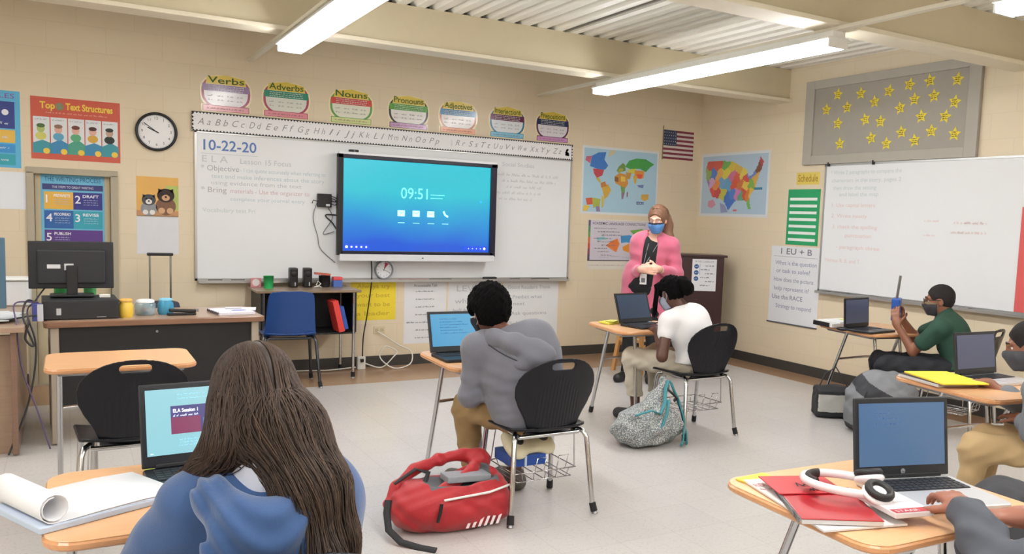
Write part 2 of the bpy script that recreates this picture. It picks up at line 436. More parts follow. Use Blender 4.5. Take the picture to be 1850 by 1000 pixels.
# closet door with its frame
t = thing('door_1', None, None, ((dx0+dx1)/2, DY, 0)); tag(t, kind='structure')
m = MB(); fr = M('#a9a08c', .45); wd = (dx1-dx0)
for sx in (-1, 1): m.box((sx*(wd/2+.012), .03, dz/2), (.05, .1, dz), fr, .004)
m.box((0, .03, dz+.012), (wd+.074, .1, .05), fr, .004); m.build('door_frame', t)
m = MB(); m.box((0, .06, dz/2), (wd-.03, .04, dz-.01), M('#cbbd9e', .5), .004); m.build('door_panel', t)
m = MB(); m.cyl((.2, .04, .9), (.2, .0, .9), .012, STEEL); m.ball((.2, -.01, .9), .024, STEEL); m.build('door_knob', t)
# ceiling: fluted steel deck running towards the front wall
m = MB(); DK = M('#ebe9e0', .38, .0, var=.04, stretch=(6, .4, 1), scale=6)
pit = .152; xs = []; x = LX-.1
while x < WX+.2:
    xs += [(x, CZ), (x+.070, CZ), (x+.090, CZ+.034), (x+.132, CZ+.034)]; x += pit
vs = []; fs = []
for a, z in xs: vs += [(a, BY-.1, z), (a, DY+.1, z)]
for k in range(len(xs)-1): fs.append((2*k, 2*k+1, 2*k+3, 2*k+2))
m.add(vs, fs, DK)
m.box(((LX+WX)/2, (BY+DY)/2, CZ+.1), (WX-LX+.4, DY-BY+.4, .08), DK); ceil = struct('ceiling', m)
m = MB(); m.box((3.62, 5.1, CZ-.004), (.016, 2.4, .014), M('#6d6a60', .6)); struct('trim_1', m)   # dark deck seam
# steel beams across the room, resting under the deck
for i, y in enumerate((6.40, 3.87, 1.34, -1.19)):
    t = thing('ceiling_beam', 'tan boxed steel beam across the ceiling nearest the front wall' if i == 0 else ('tan boxed steel beam in the middle of the ceiling, above the middle desks' if i == 1 else 'tan boxed steel beam across the ceiling over the back of the room'), 'beam', (0, y, 0), 0, 'ceiling beams')
    t['kind'] = 'structure'
    m = MB(); m.box(((LX+WX)/2, 0, (CZ+2.73)/2), (WX-LX, .13, CZ-2.73), BEAMM); m.build('web', t)
    m = MB(); m.box(((LX+WX)/2, 0, 2.714), (WX-LX, .21, .03), M('#e3dac4', .5), .004); m.build('flange', t)
    m = MB(); m.box(((LX+WX)/2, .03, CZ+.02), (WX-LX, .02, .04), M('#3a362b', .9)); m.build('opening_shade_strip', t)  # added dark strip, stands in for the shade inside the deck openings
# rubber baseboards
BB = M('#3b3836', .45)
def bb(name, a, b, ax):
    m = MB()
    if ax == 'x': m.box(((a+b)/2, DY-.005, .05), (b-a, .012, .1), BB, .002)
    else: m.box((WX-.005, (a+b)/2, .05), (.012, b-a, .1), BB, .002)
    struct(name, m)
bb('baseboard_left', LX, dx0-.05, 'x'); bb('baseboard_front', dx1+.05, WX, 'x'); bb('baseboard_right', BY, DY-.01, 'y')
# fluorescent strip lights hung from steel channels
TUBE = M('#ffffff', .5, var=0, emit=LAMP); FIXW = M('#e6e6e2', .35)
def lamp(x, y0, y1, label, name='fluorescent_light'):
    t = thing(name, label, 'ceiling light', (x, (y0+y1)/2, 2.66), 0, 'fluorescent strip lights')
    L = y1-y0
    m = MB(); m.box((0, 0, -.005), (.11, L, .045), FIXW, .004); m.build('housing', t)
    m = MB(); m.box((0, 0, -.034), (.2, L, .012), FIXW, .003); m.build('reflector', t)
    m = MB(); m.box((0, 0, -.062), (.18, L-.03, .045), TUBE, .018); m.build('diffuser', t, 'glowing white plastic lens')
    for s in (-1, 1):
        m = MB(); m.box((0, s*(L/2-.006), -.055), (.17, .014, .065), FIXW, .003); m.build('end_cap', t)
lamp(1.41, 3.98, 6.45, 'glowing fluorescent strip light over the left end of the front whiteboard')
lamp(4.15, 3.80, 6.55, 'glowing fluorescent strip light hanging nearer the star board on the grey panel')
lamp(4.15, .2, 2.72, 'fluorescent strip light whose far tip shows in the top corner by the grey board')
for x, y in ((1.41, .2), (-1.33, 3.9), (-1.33, .2), (-1.33, -2.9), (1.41, -2.9), (4.15, -2.9)):
    lamp(x, y, y+2.5, 'fluorescent strip light over the back rows of the classroom')
m = None
for x, lb in ((1.36, 'light steel channel carrying the strip light above the front whiteboard'), (4.13, 'light steel channel carrying the strip lights near the star board'), (-1.33, 'light steel channel on the window side of the ceiling')):
    m = MB(); m.box((x, (BY+DY-.02)/2, 2.687), (.045, DY-BY-.02, .022), M('#dcd6c4', .45)); o = m.build('support_channel', None, lb, 'light rail'); o['kind'] = 'structure'

# ---------------------------------------------------------------- front wall items
ALU = M('#b9bab9', .35, .8)
WB = M('#dfe1e4', .22, var=.01, spec=.5)
def whiteboard(side, a0, a1, z0, z1, label):
    ww = a1-a0; c = (a0+a1)/2
    t = wall_sheet(side, c, 0, 'whiteboard', label, 'whiteboard')
    m = MB(); m.box((0, -.008, (z0+z1)/2), (ww, .014, z1-z0), WB); s = m
    m2 = MB(); f = .018
    for sx in (-1, 1): m2.box((sx*(ww/2), -.011, (z0+z1)/2), (f, .022, z1-z0+f), ALU)
    for z in (z0, z1): m2.box((0, -.011, z), (ww+f, .022, f), ALU)
    m2.build('frame', t)
    m3 = MB(); m3.box((0, -.045, z0-.02), (ww-.02, .07, .012), ALU, .003); m3.box((0, -.078, z0-.015), (ww-.02, .008, .024), ALU); m3.build('marker_tray', t)
    return t, s
def Hand(mb_target, sheet):   # merge a drawing into a mesh builder
    mb_target.v, mb_target
t, panel = whiteboard('F', .93, 4.55, .83, 2.06, 'long white board on the front wall, behind the wall screen')
s = Sheet(.0155); s.v, s.f, s.m, s.sm, s.mats = panel.v, panel.f, panel.m, panel.sm, panel.mats
X = lambda x: x-2.74
BL, GR, RD, GN = ink('#5878b4'), ink('#bcbfc5'), ink('#cdb2b8'), ink('#b6c5cd')
s.text('10-22-20', X(.99), 1.915, .085, BL, w=.42, off=.012)
s.line([(X(.97), 1.885), (X(1.42), 1.885)], .004, GR)
s.text('E L A', X(.98), 1.815, .055, GR, w=.2); s.text('Lesson 15 Focus', X(1.28), 1.815, .045, GR, w=.42)
s.text('* Objective', X(.97), 1.745, .045, ink('#a8aab2'), w=.3); s.text('- I can quote accurately when referring to', X(1.28), 1.745, .035, GN, w=.72)
s.text('text and make inferences about the story', X(1.05), 1.685, .035, GN, w=.94)
s.text('using evidence from the text', X(1.05), 1.63, .035, GR, w=.74)
s.text('* Bring', X(.97), 1.565, .045, ink('#a8a4ac'), w=.2); s.text('materials - Use the organizer to', X(1.2), 1.565, .038, RD, w=.66)
s.text('complete your journal entry', X(1.2), 1.5, .032, GN, w=.62)
s.text('Vocabulary test Fri', X(.98), 1.4, .035, ink('#b9c4c6'), w=.42)
s.text('Social Studies', X(3.75), 1.955, .04, GR, w=.36)
for k, (z, x0, wd) in enumerate(((1.86, 3.7, .7), (1.8, 3.75, .62), (1.74, 3.8, .4), (1.68, 3.7, .5), (1.62, 3.72, .38))):
    s.scribble(X(x0), z, wd, .028, ink('#b4b7bd'), wd=.003, seed=k)
panel.build('panel', t)
# alphabet border strip
t = wall_sheet('F', 2.73, 0, 'alphabet_strip', 'long paper strip of cursive letters with black zigzag border above the whiteboard', 'alphabet border', off=.024)
s = Sheet(.001); a, b = .9-2.73, 4.56-2.73; s.back(a, b, 2.062, 2.222, paper('#e6e6e8'))
ZZ = ink('#26262a')
n = 140
for zz, dr in ((2.222, -1), (2.062, 1)):
    for k in range(n):
        x0 = a+(b-a)*k/n; x1 = a+(b-a)*(k+1)/n
        s.poly([(x0, zz+dr*.002), (x1, zz+dr*.002), ((x0+x1)/2, zz+dr*.017)][::dr*-1 or 1], ZZ)
        s.rect(x0, x1, min(zz, zz+dr*.005), max(zz, zz+dr*.005), ZZ, 2)
for x in (a, b-.018):
    for k in range(5): s.poly([(x, 2.07+k*.03), (x+.018, 2.085+k*.03), (x, 2.1+k*.03)], ZZ)
for k in range(26):
    s.text(chr(65+k)+' '+chr(97+k), a+.045+k*(b-a-.15)/26, 2.118, .055, ink('#808087'), w=.1, shear=.35, off=-.008)
for k in range(14):
    s.disc(b-.07+random.uniform(-.015, .015), 2.14+random.uniform(-.03, .03), .012, ZZ, 3, n=7)
s.build('strip', t)
# part-of-speech posters
def badge(x, title, lab, bd, band, body, base, arc=.01, wd=.4):
    t = wall_sheet('F', x, 2.39, 'grammar_poster', lab, 'poster', 'part of speech posters above the whiteboard')
    s = Sheet(.0012); h = wd/2
    def blob(k, m, l, sl=False):
        pts = []
        for i in range(40):
            an = 2*PI*i/40; c, sn = math.cos(an), math.sin(an)
            rx = h*k*(abs(c)**.75)*(1 if c > 0 else -1); rz = .135*k*(abs(sn)**.8)*(1 if sn > 0 else -1)
            pts.append((rx*.96, rz+.005))
        s.slab(pts, m) if sl else s.poly(pts, m, l)
    halo = glossy('#e8dcb4'); blob(1.07, halo, 0, True); blob(1.0, glossy(bd), 1); blob(.9, glossy(body), 2)
    s.rect(-h*.93, h*.93, .012, .068, glossy(band), 3)
    s.slab([(-h*.95, -.158), (h*.95, -.158), (h*.97, -.098), (-h*.97, -.098)], halo); s.rect(-h*.92, h*.92, -.152, -.102, glossy(bd), 4); s.rect(-h*.89, h*.89, -.148, -.107, glossy(base), 5)
    s.poly([(-h*.8, .07), (h*.8, .07), (h*.74, .125), (0, .15), (-h*.74, .125)], glossy('#d9c14e'), 4)
    s.text(title, 0, .078, .052, ink('#3d5a20') if bd != '#6a1f5a' else ink('#3a1a1a'), 6, w=wd*.72, align='c', off=.012, arc=-.006)
    for k in range(3): s.scribble(-h*.7, .02+k*.016, h*1.4, .008, ink('#d8e0e0'), 6, .002, seed=k+len(title))
    for k in range(2):
        for q in range(4): s.scribble(-h*.72+q*h*.38, -.03-k*.034, h*.24, .013, ink('#8f8890'), 6, .002, seed=q*7+k)
    s.scribble(-h*.75, -.134, h*1.45, .013, ink('#7a5a60'), 6, .002, seed=3)
    s.build('poster', t)
for a in ((1.17, 'Verbs', 'purple and pink badge poster reading Verbs, at the end of the row nearest the clock', '#9c3f63', '#8a6a96', '#dedbe0', '#d8939a'),
          (1.66, 'Adverbs', 'badge poster reading Adverbs with a teal green band', '#a84060', '#1d8a70', '#d6d9d0', '#d98795'),
          (2.23, 'Nouns', 'badge poster reading Nouns with a red band and green rim', '#5f9a4e', '#c9433e', '#dcdccc', '#c9cf8e'),
          (2.77, 'Pronouns', 'badge poster reading Pronouns with a bright green band and black rim', '#2a2430', '#549a35', '#dedbd8', '#b68ab4'),
          (3.27, 'Adjectives', 'badge poster reading Adjectives with a blue band and orange base', '#b06a4a', '#2b78a6', '#d9d2d0', '#d98f62'),
          (3.80, 'Interjections', 'badge poster reading Interjections with a maroon band and blue rim', '#2c7596', '#6a1c50', '#d9dee4', '#79b9d6'),
          (4.32, 'Prepositions', 'badge poster with a navy band and pink base, last in the row', '#5f2f5e', '#1c2a58', '#dad6de', '#c88fc0')):
    badge(*a)
# wall clock
def clock(x, z, r, name, label, rim, face, h1, h2, off=0, red=False):
    t = thing(name, label, 'clock', (x, DY-off, z))
    F = Matrix.Rotation(PI/2, 4, 'X')
    m = MB(); m.T = F; n = 48; prof = [(r*.86, .0), (r, .0), (r*1.0, .025), (r*.95, .038), (r*.87, .03), (r*.86, .012)]
    m.lathe((0, 0, 0), prof, rim, 48); m.build('rim', t)
    s = Sheet(.012)
    s.disc(0, 0, r*.88, face, 1, n=48)
    for k in range(12):
        an = PI/2-2*PI*(k+1)/12; s.text(str(k+1), r*.68*math.cos(an), r*.68*math.sin(an)-.05*r, r*.14, ink('#3a3a3c'), 2, align='c')
    for k in range(60):
        an = 2*PI*k/60; s.line([(r*.8*math.cos(an), r*.8*math.sin(an)), (r*.84*math.cos(an), r*.84*math.sin(an))], .0015, ink('#555555'), 2)
    if red: s.poly([(0, 0), (r*.12, r*.8), (r*.5, r*.66)], ink('#c0395a'), 2); pass
    s.build('dial', t)
    s = Sheet(.0145)
    for an, ln, wd in ((h1, .45, .008), (h2, .72, .005)):
        an = PI/2-an; s.line([(-.1*r*math.cos(an), -.1*r*math.sin(an)), (ln*r*math.cos(an), ln*r*math.sin(an))], wd*r/.15, ink('#1a1a1c'), 2)
    s.build('hands', t)
clock(.64, 2.03, .155, 'wall_clock', 'round wall clock with thick black rim beside the whiteboard', DARKP, M('#e4e4e6', .4), 2*PI*(9.85/12), 2*PI*(51/60))
clock(2.545, .915, .088, 'small_clock', 'small round white clock hanging just below the wall screen', M('#8a8d94', .4), M('#e9e9ec', .4), .3, 2.0, off=.022, red=True)
# puppy and kitten calendar with blank page
t = wall_sheet('F', .645, 1.35, 'wall_calendar', 'hanging calendar with a kitten and puppy picture over a blank page', 'calendar')
s = Sheet(.002); s.back(-.155, .155, 0, .318, M('#d9a857', .35, var=.15, scale=6)); R = random.Random(4)
s.rect(.06, .155, .05, .25, M('#a9b862', .35, var=.2), 1); s.rect(-.155, .155, .0, .045, M('#b98a62', .4), 1)
for cx, cz, sc, c1, c2, c3 in ((-.065, .13, 1, '#8c8f94', '#4a4c52', '#dcdad6'), (.06, .17, 1.25, '#7b5a44', '#33231d', '#c9a07c')):
    s.disc(cx, cz-.07*sc, .06*sc, M(c1, .7, var=.3, scale=40), 2, .06*sc); s.disc(cx, cz, .052*sc, M(c2, .7, var=.3, scale=40), 3, .045*sc)
    for q in (-1, 1):
        s.poly([(cx+q*.045*sc, cz+.015), (cx+q*.02*sc, cz+.035*sc), (cx+q*.045*sc, cz+.045*sc)][::q], M(c2, .7, var=.3, scale=40), 3)
        s.disc(cx+q*.018*sc, cz+.008, .008*sc, ink('#15120f'), 5); s.disc(cx+q*.025*sc, cz-.1*sc, .02*sc, M(c3, .7), 4)
    s.disc(cx, cz-.015*sc, .024*sc, M(c3, .7), 4, .02*sc); s.disc(cx, cz-.01*sc, .007*sc, ink('#2a1a18'), 5)
s.build('picture', t)
s = Sheet(.0015); s.back(-.155, .155, -.31, -.004, M('#d4d5da', .7)); s.build('page', t)
m = MB(); m.tube([(-.15+.3*k/60, -.006+.004*math.sin(k*2.6), .0+.006*math.cos(k*2.6)) for k in range(61)], .0012, ink('#2a2a2a'), seg=4); m.build('wire_binding', t)
# red text-structures poster
t = wall_sheet('F', .08, 1.995, 'reading_poster', 'red laminated poster headed Top 5 Text Structures', 'poster')
s = Sheet(.0015); s.back(-.3, .3, -.235, .235, glossy('#c4503e'))
s.text('Top', -.24, .15, .05, ink('#e8c84c'), 2, w=.1, off=.03); s.disc(-.11, .17, .03, ink('#8c7a58'), 2); s.text('5', -.11, .152, .04, ink('#4a9a8c'), 3, align='c')
s.text('Text Structures', -.07, .15, .05, ink('#e8c84c'), 2, w=.32, off=.03); s.scribble(-.2, .115, .42, .012, ink('#e8a89c'), 2, .002, 5)
for k in range(5):
    x0 = -.285+k*.115; s.rect(x0, x0+.108, -.13, .085, paper('#d9dde0'), 1); s.scribble(x0+.01, .06, .08, .01, ink('#9a9ca8'), 2, .002, k)
    s.poly([(x0-.004, -.19), (x0+.112, -.19), (x0+.112, -.11), (x0+.06, -.09+.01*(k % 3)), (x0-.004, -.115)], ink(('#3f93a0', '#3c86b4', '#4a9c86', '#4089b0', '#3f93a0')[k]), 2)
    s.disc(x0+.085, -.172, .022, ink('#e6c34a'), 3)
    c = ('#8da35a', '#c98a80', '#9a5a4a', '#b0645c', '#3a4a4a')[k]
    s.disc(x0+.05, -.06, .036, ink(('#c9c76a', '#5aa0c0', '#5aa87a', '#c9a040', '#26302e')[k]), 2.2, .03); s.disc(x0+.05, -.005, .026, ink(('#a9b86a', '#d9a898', '#d9a898', '#d9a898', '#b89a8a')[k]), 2.6, .03); s.disc(x0+.05, .018, .028, ink(('#4c6a3a', '#8a6a5a', '#6a3a30', '#4a2a2a', '#222a2c')[k]), 3, .016)
s.build('poster', t)
# writing process poster on the closet door
t = wall_sheet('F', .05, 1.35, 'writing_poster', 'blue poster headed The Writing Process on the low closet door', 'poster', off=-.038)
s = Sheet(.0012); s.back(-.215, .215, -.4, .3, paper('#6fb4d4'))
s.text('THE WRITING PROCESS', 0, .245, .036, ink('#2c5f8e'), 2, w=.38, align='c'); s.rect(-.205, .205, .18, .225, ink('#3a3f78'), 1); s.text('THE STEPS TO GREAT WRITING', 0, .193, .018, ink('#d8d8e6'), 2, w=.28, align='c')
for (x0, x1, z0, z1, c, nn, tt) in ((-.195, .0, .03, .165, '#dfb04e', '1', 'PREWRITE'), (.0, .2, .03, .165, '#3a3a8a', '2', 'DRAFT'), (-.195, .0, -.12, .02, '#2f62a6', '4', 'PROOFREAD'), (.0, .2, -.12, .02, '#37a0b4', '3', 'REVISE'), (-.195, .2, -.27, -.13, '#5a3a86', '5', 'PUBLISH')):
    s.rect(x0, x1, z0, z1, ink(c), 1); s.text(nn, x0+.012, z1-.085, .06, ink('#e8e8f0'), 2, off=.01); s.text(tt, x0+.065, z1-.04, .022, ink('#e8e8f0'), 2, w=.11, off=.02)
    for k in range(3): s.scribble(x0+.07, z1-.062-k*.018, .1, .007, ink('#b8c4dc'), 2, .0016, k)
s.build('poster', t)
# blue chart and blank sheet at the far end
t = wall_sheet('F', -.52, 1.97, 'behavior_chart', 'light blue chart with navy and yellow blocks at the left end of the wall', 'poster')
s = Sheet(.0012); s.back(-.25, .235, -.29, .28, paper('#5fb2da'))
s.text('MATH RULES', 0, .225, .035, ink('#8a4aa0'), 2, w=.4, align='c')
for (z0, z1, c) in ((.0, .2, '#33428a'), (-.105, -.01, '#e0b650'), (-.18, -.115, '#3a8fd0'), (-.27, -.19, '#35a0b0')):
    s.rect(-.22, .2, z0, z1, ink(c), 1); s.scribble(-.18, z0+.03, .34, .02, ink('#dfe4ee'), 2, .003, int(z1*100)+50)
s.disc(.14, .12, .022, ink('#e8e8ee'), 2); s.build('poster', t)
t = wall_sheet('F', -.5, 1.51, 'paper_sheet', 'blank white sheet under the light blue chart', 'paper')
s = Sheet(.001); s.back(-.24, .24, -.14, .14, paper('#dfe3ea')); s.build('sheet', t)
# world map
def blobs(s, L, k):
    for i, (c, pts) in enumerate(L): s.poly(pts, M(c, .5, var=.12, scale=25, coat=.3), k+i*.04)
t = wall_sheet('F', 5.19, 1.88, 'world_map', 'laminated world map with pale blue oceans on the front wall', 'map')
s = Sheet(.0012); s.back(-.5, .5, -.365, .355, glossy('#d5d9dc')); s.rect(-.475, .48, -.34, .33, glossy('#a3c6da'), 1)
G = '#6aa84f'
blobs(s, [('#3b74c0', [(-.40, .14), (-.32, .12), (-.26, .10), (-.2, .12), (-.17, .16), (-.22, .22), (-.2, .3), (-.3, .29), (-.38, .25)]),
 ('#b9657c', [(-.46, .2), (-.40, .17), (-.38, .25), (-.45, .24)]), ('#bb4550', [(-.36, .12), (-.22, .11), (-.24, .05), (-.31, .02), (-.35, .07)]), ('#b5b05c', [(-.33, .02), (-.28, .03), (-.25, -.02), (-.27, -.03)]),
 ('#c7bfa2', [(-.17, .25), (-.09, .29), (-.08, .33), (-.16, .32)]), ('#c9a23f', [(-.25, -.05), (-.16, -.04), (-.12, -.1), (-.16, -.17), (-.2, -.2)]), ('#b87a3e', [(-.26, -.03), (-.2, -.01), (-.18, -.06), (-.25, -.08)]), ('#c6b35c', [(-.24, -.16), (-.2, -.18), (-.21, -.28), (-.235, -.3)]),
 ('#c78a3e', [(-.08, .05), (-.02, .09), (.06, .08), (.09, .02), (.1, -.02), (.06, -.08), (.0, -.05), (-.07, -.02)]), ('#8a5a34', [(-.08, .05), (-.03, .04), (-.03, -.01), (-.08, -.0)]), ('#d9b94c', [(.0, .06), (.06, .05), (.06, .0), (.0, .0)]), ('#6f9a58', [(.0, -.05), (.06, -.06), (.06, -.12), (.02, -.13)]), ('#8c6c8a', [(.015, -.12), (.06, -.12), (.04, -.19), (.02, -.19)]), ('#9a4a4a', [(.085, -.12), (.1, -.1), (.1, -.16), (.088, -.17)]),
 ('#6b8c4a', [(-.06, .11), (-.03, .16), (.02, .2), (.05, .18), (.06, .12), (.0, .1), (-.03, .09)]), ('#a3a04e', [(-.05, .1), (.02, .1), (.03, .14), (-.02, .14)]), ('#3f9a48', [(.05, .16), (.1, .23), (.2, .26), (.32, .26), (.44, .21), (.38, .17), (.33, .12), (.25, .15), (.12, .14)]),
 ('#c6c24a', [(.08, .13), (.2, .15), (.18, .09), (.1, .1)]), ('#d08a3c', [(.18, .13), (.31, .13), (.3, .05), (.24, .04), (.18, .07)]), ('#d9543c', [(.21, .09), (.29, .09), (.27, .04), (.22, .05)]), ('#ba8c3e', [(.06, .1), (.14, .1), (.12, .03), (.08, .03)]), ('#d0a844', [(.16, .07), (.22, .07), (.2, -.02), (.18, -.01)]),
 ('#6a7ab0', [(.22, -.03), (.31, -.02), (.3, -.06), (.24, -.05)]), ('#c9a24a', [(.28, -.13), (.38, -.12), (.38, -.18), (.33, -.2), (.28, -.18)]),
 ('#c8583e', [(-.44, -.2), (-.36, -.19), (-.34, -.26), (-.42, -.27)]), ('#a6b04c', [(-.36, -.19), (-.25, -.2), (-.26, -.28), (-.34, -.3)]), ('#d9bc4e', [(-.46, -.27), (-.38, -.28), (-.42, -.335), (-.47, -.335)]), ('#8c7aa0', [(-.31, -.28), (-.26, -.28), (-.25, -.335), (-.3, -.335)])], 2)
s.rect(.22, .32, -.24, -.21, ink('#2c4f90'), 4); s.text('WORLD', .225, -.235, .018, ink('#dfe6ee'), 5, w=.09); s.build('map', t)
# coloured chart below the map
t = wall_sheet('F', 5.2, 1.2, 'sound_chart', 'chart with orange, blue and green patches and colour bar, below the world map', 'poster')
s = Sheet(.0012); s.back(-.405, .41, -.28, .265, paper('#d8d2c6')); s.rect(-.4, .4, -.18, .25, paper('#c9c3cf'), 1)
for k, c in enumerate(('#5c4a66', '#8c4a5a', '#c9503c', '#d0704a', '#6a9a5a', '#4f8a66', '#5a5a78')): s.rect(-.4, -.372, -.18+k*.0615, -.18+(k+1)*.0615, ink(c), 2)
s.rect(-.4, .4, -.187, -.177, ink('#4a444e'), 2); s.text('ACADEMIC LANGUAGE CONNECTIONS', -.35, .205, .028, ink('#3c3a50'), 2, w=.7, off=.004)
blobs(s, [('#d9762f', [(-.17, -.02), (-.1, .03), (-.02, .06), (.01, .0), (-.03, -.09), (-.09, -.06)]), ('#3f8ec6', [(.02, .09), (.14, .1), (.28, .06), (.26, .0), (.1, .02), (.03, .01)]), ('#6fa84c', [(.14, .15), (.3, .17), (.38, .14), (.3, .08), (.2, .1)]), ('#e09030', [(.05, -.03), (.14, .01), (.28, -.01), (.3, -.07), (.16, -.1), (.06, -.07)]), ('#8cc0c8', [(-.3, .06), (-.2, .08), (-.16, .05), (-.28, .03)])], 3)
for k in range(9): s.scribble(-.33+.05*(k % 3), .16-k*.036, .3-.02*k, .012, ink('#75707e'), 4, .0025, 60+k)
for k in range(4): s.scribble(-.25+k*.15, -.15+.01*(k % 2), .13, .01, ink('#a49ab0'), 4, .002, 80+k)
s.scribble(-.38, -.24, .7, .012, ink('#b0aab0'), 2, .002, 3); s.build('poster', t)
# flag
t = wall_sheet('F', 5.955, 2.325, 'small_flag', 'small stars and stripes flag hung near the corner', 'flag')
s = Sheet(.002)
for k in range(13): s.back(-.21, .215, -.16+k*.0246, -.16+(k+1)*.0246, M('#7d3444' if k % 2 == 0 else '#cfc4c0', .8))
s.rect(-.212, -.03, -.16+6*.0246, .16, M('#39405a', .8), 1)
for r in range(5):
    for c in range(6): s.disc(-.2+c*.03+(.005 if r % 2 else 0), .005+r*.032, .006, ink('#b9bcc8'), 2, n=5)
s.build('cloth', t); m = MB(); m.cyl((-.222, -.006, -.17), (-.222, -.006, .2), .006, M('#8a7a5a', .5)); m.build('staff', t)
# yellow and white chart papers below the board
t = wall_sheet('F', 2.46, .63, 'yellow_chart', 'yellow handwritten chart paper taped below the whiteboard', 'poster')
s = Sheet(.001); s.back(-.215, .215, -.19, .19, M('#e6cf36', .75, var=.03))
for k, tx in enumerate(('Always try', 'your best', 'want to be', 'a leader')): s.text(tx, -.16, .11-k*.085, .04, ink('#c3a628'), 2, w=.32, off=.01)
s.build('sheet', t)
t = wall_sheet('F', 2.975, .5, 'class_rules_sheet', 'white printed sheet headed Accountable Talk beside the yellow chart', 'poster')
s = Sheet(.001); s.back(-.215, .215, -.3, .3, paper('#d9dade')); s.text('Accountable Talk', 0, .25, .028, ink('#5a5c64'), 2, w=.24, align='c')
for k in range(7): s.scribble(-.1, .2-k*.075, .19, .012, ink('#70737c'), 2, .0025, 20+k)
s.scribble(-.19, -.1, .08, .014, ink('#55575f'), 2, .003, 9); s.build('sheet', t)
t = wall_sheet('F', 3.5, .5, 'anchor_chart', 'white chart paper behind the boy in the hoodie, headed Level Questions', 'poster')
s = Sheet(.001); s.back(-.29, .29, -.35, .31, paper('#d6d8db')); s.text('LEVEL', -.2, .2, .06, ink('#b4b7be'), 2, w=.3); s.text('what I', -.22, .08, .05, ink('#a6a9b0'), 2, w=.26)
for k in range(4): s.scribble(-.24, -.0-k*.08, .44, .03, ink('#a4a7b0'), 2, .004, 30+k)
s.build('sheet', t)
t = wall_sheet('F', 4.13, .45, 'anchor_chart', 'large white chart paper reaching almost to the baseboard, headed Good Readers', 'poster')
s = Sheet(.001, ); s.back(-.325, .325, -.4, .36, paper('#d8dadb'))
for k, (tx, z, wd) in enumerate((('Good Readers Think', .27, .5), ('1. Predict what', .17, .4), ('is next', .1, .2), ('- Ask questions', .0, .46), ('III. Infer facts', -.1, .44), ('A. Recall', -.2, .3))):
    s.text(tx, -.27, z, .036, ink('#9c9fa6'), 2, w=wd)
s.disc(.2, -.27, .013, ink('#2a2a2e'), 3); s.scribble(.13, -.34, .14, .03, ink('#9a9ca4'), 2, .003, 5); s.build('sheet', t)
# ---------------------------------------------------------------- wall screen
t = thing('interactive_display', 'large wall-mounted screen with blue desktop in front of the whiteboard', 'screen', (2.85, DY-.13, 1.005))
m = MB(); m.box((0, .05, .47), (1.46, .1, .88), M('#dcdde0', .4), .01); m.build('rear_case', t)
m = MB(); W2 = .755; m.box((-W2, -.012, .5), (.05, .05, .9), DARKP, .004); m.box((W2-.01, -.012, .5), (.06, .05, .9), M('#10142c', .3), .004)
m.box((0, -.012, .93), (1.56, .05, .035), M('#10142c', .3), .004); m.box((0, -.012, .075), (1.5, .05, .03), M('#10142c', .3), .004); m.build('bezel', t)
m = MB(); m.box((0, -.012, .958), (1.54, .045, .022), M('#e2e3e8', .35), .003); m.build('top_trim', t, 'pale trim along the top edge')
m = MB(); m.box((0, -.015, .03), (1.52, .07, .062), M('#d3d4d8', .3), .006); m.box((.02, -.052, .03), (.012, .004, .008), DARKP); m.build('speaker_bar', t, 'light grey bar under the picture')
def screen_mat(name, top, bot, z0, z1, st, wave=False):
    mm = bpy.data.materials.new(name); mm.use_nodes = True; nt = mm.node_tree; N = nt.nodes; L = nt.links; b = N['Principled BSDF']
    tc = N.new('ShaderNodeTexCoord'); sp = N.new('ShaderNodeSeparateXYZ'); L.new(tc.outputs['Object'], sp.inputs[0])
    mr = N.new('ShaderNodeMapRange'); mr.inputs['From Min'].default_value = z0; mr.inputs['From Max'].default_value = z1
    if wave:
        nz = N.new('ShaderNodeTexNoise'); nz.inputs['Scale'].default_value = 1.6; nz.inputs['Detail'].default_value = 1; L.new(tc.outputs['Object'], nz.inputs['Vector'])
        ma = N.new('ShaderNodeMath'); ma.operation = 'MULTIPLY_ADD'; ma.inputs[1].default_value = .35; L.new(nz.outputs[0], ma.inputs[0]); L.new(sp.outputs[2], ma.inputs[2]); L.new(ma.outputs[0], mr.inputs[0])
    else: L.new(sp.outputs[2], mr.inputs[0])
    mx = N.new('ShaderNodeMix'); mx.data_type = 'RGBA'; mx.inputs['A'].default_value = lin(bot); mx.inputs['B'].default_value = lin(top); L.new(mr.outputs[0], mx.inputs['Factor'])
    L.new(mx.outputs['Result'], b.inputs['Emission Color']); b.inputs['Emission Strength'].default_value = st; b.inputs['Base Color'].default_value = (.01, .01, .01, 1); b.inputs['Roughness'].default_value = .2
    return mm
def glow(c, st=.9): return M(c, .3, var=0, emit=st)
s = Sheet(.012); s.rect(-.732, .717, .088, .915, screen_mat('desktop', '#27cde2', '#1560e6', .3, .82, .9, True), 1)
cy = glow('#6fe6dc'); s.text('09:51', -.19, .58, .1, cy, 2, w=.26); s.rect(.1, .24, .62, .626, cy, 2); s.rect(.1, .22, .59, .596, cy, 2)
for k in range(4):
    x = -.22+k*.145
    if k == 3: s.line([(x+.02, .47), (x+.035, .44), (x+.06, .425)], .018, glow('#b0efe6'), 2)
    else: s.rect(x, x+.07, .415, .47, glow('#b0efe6'), 2); s.line([(x+.01, .46), (x+.035, .44), (x+.06, .46)], .004, glow('#3fb8dc'), 3)
    s.rect(x+.005, x+.07, .352, .358, glow('#8fd8f0'), 2)
s.rect(-.715, -.48, .1, .15, glow('#1a44b8'), 2); s.rect(.44, .7, .1, .15, glow('#1a44b8'), 2)
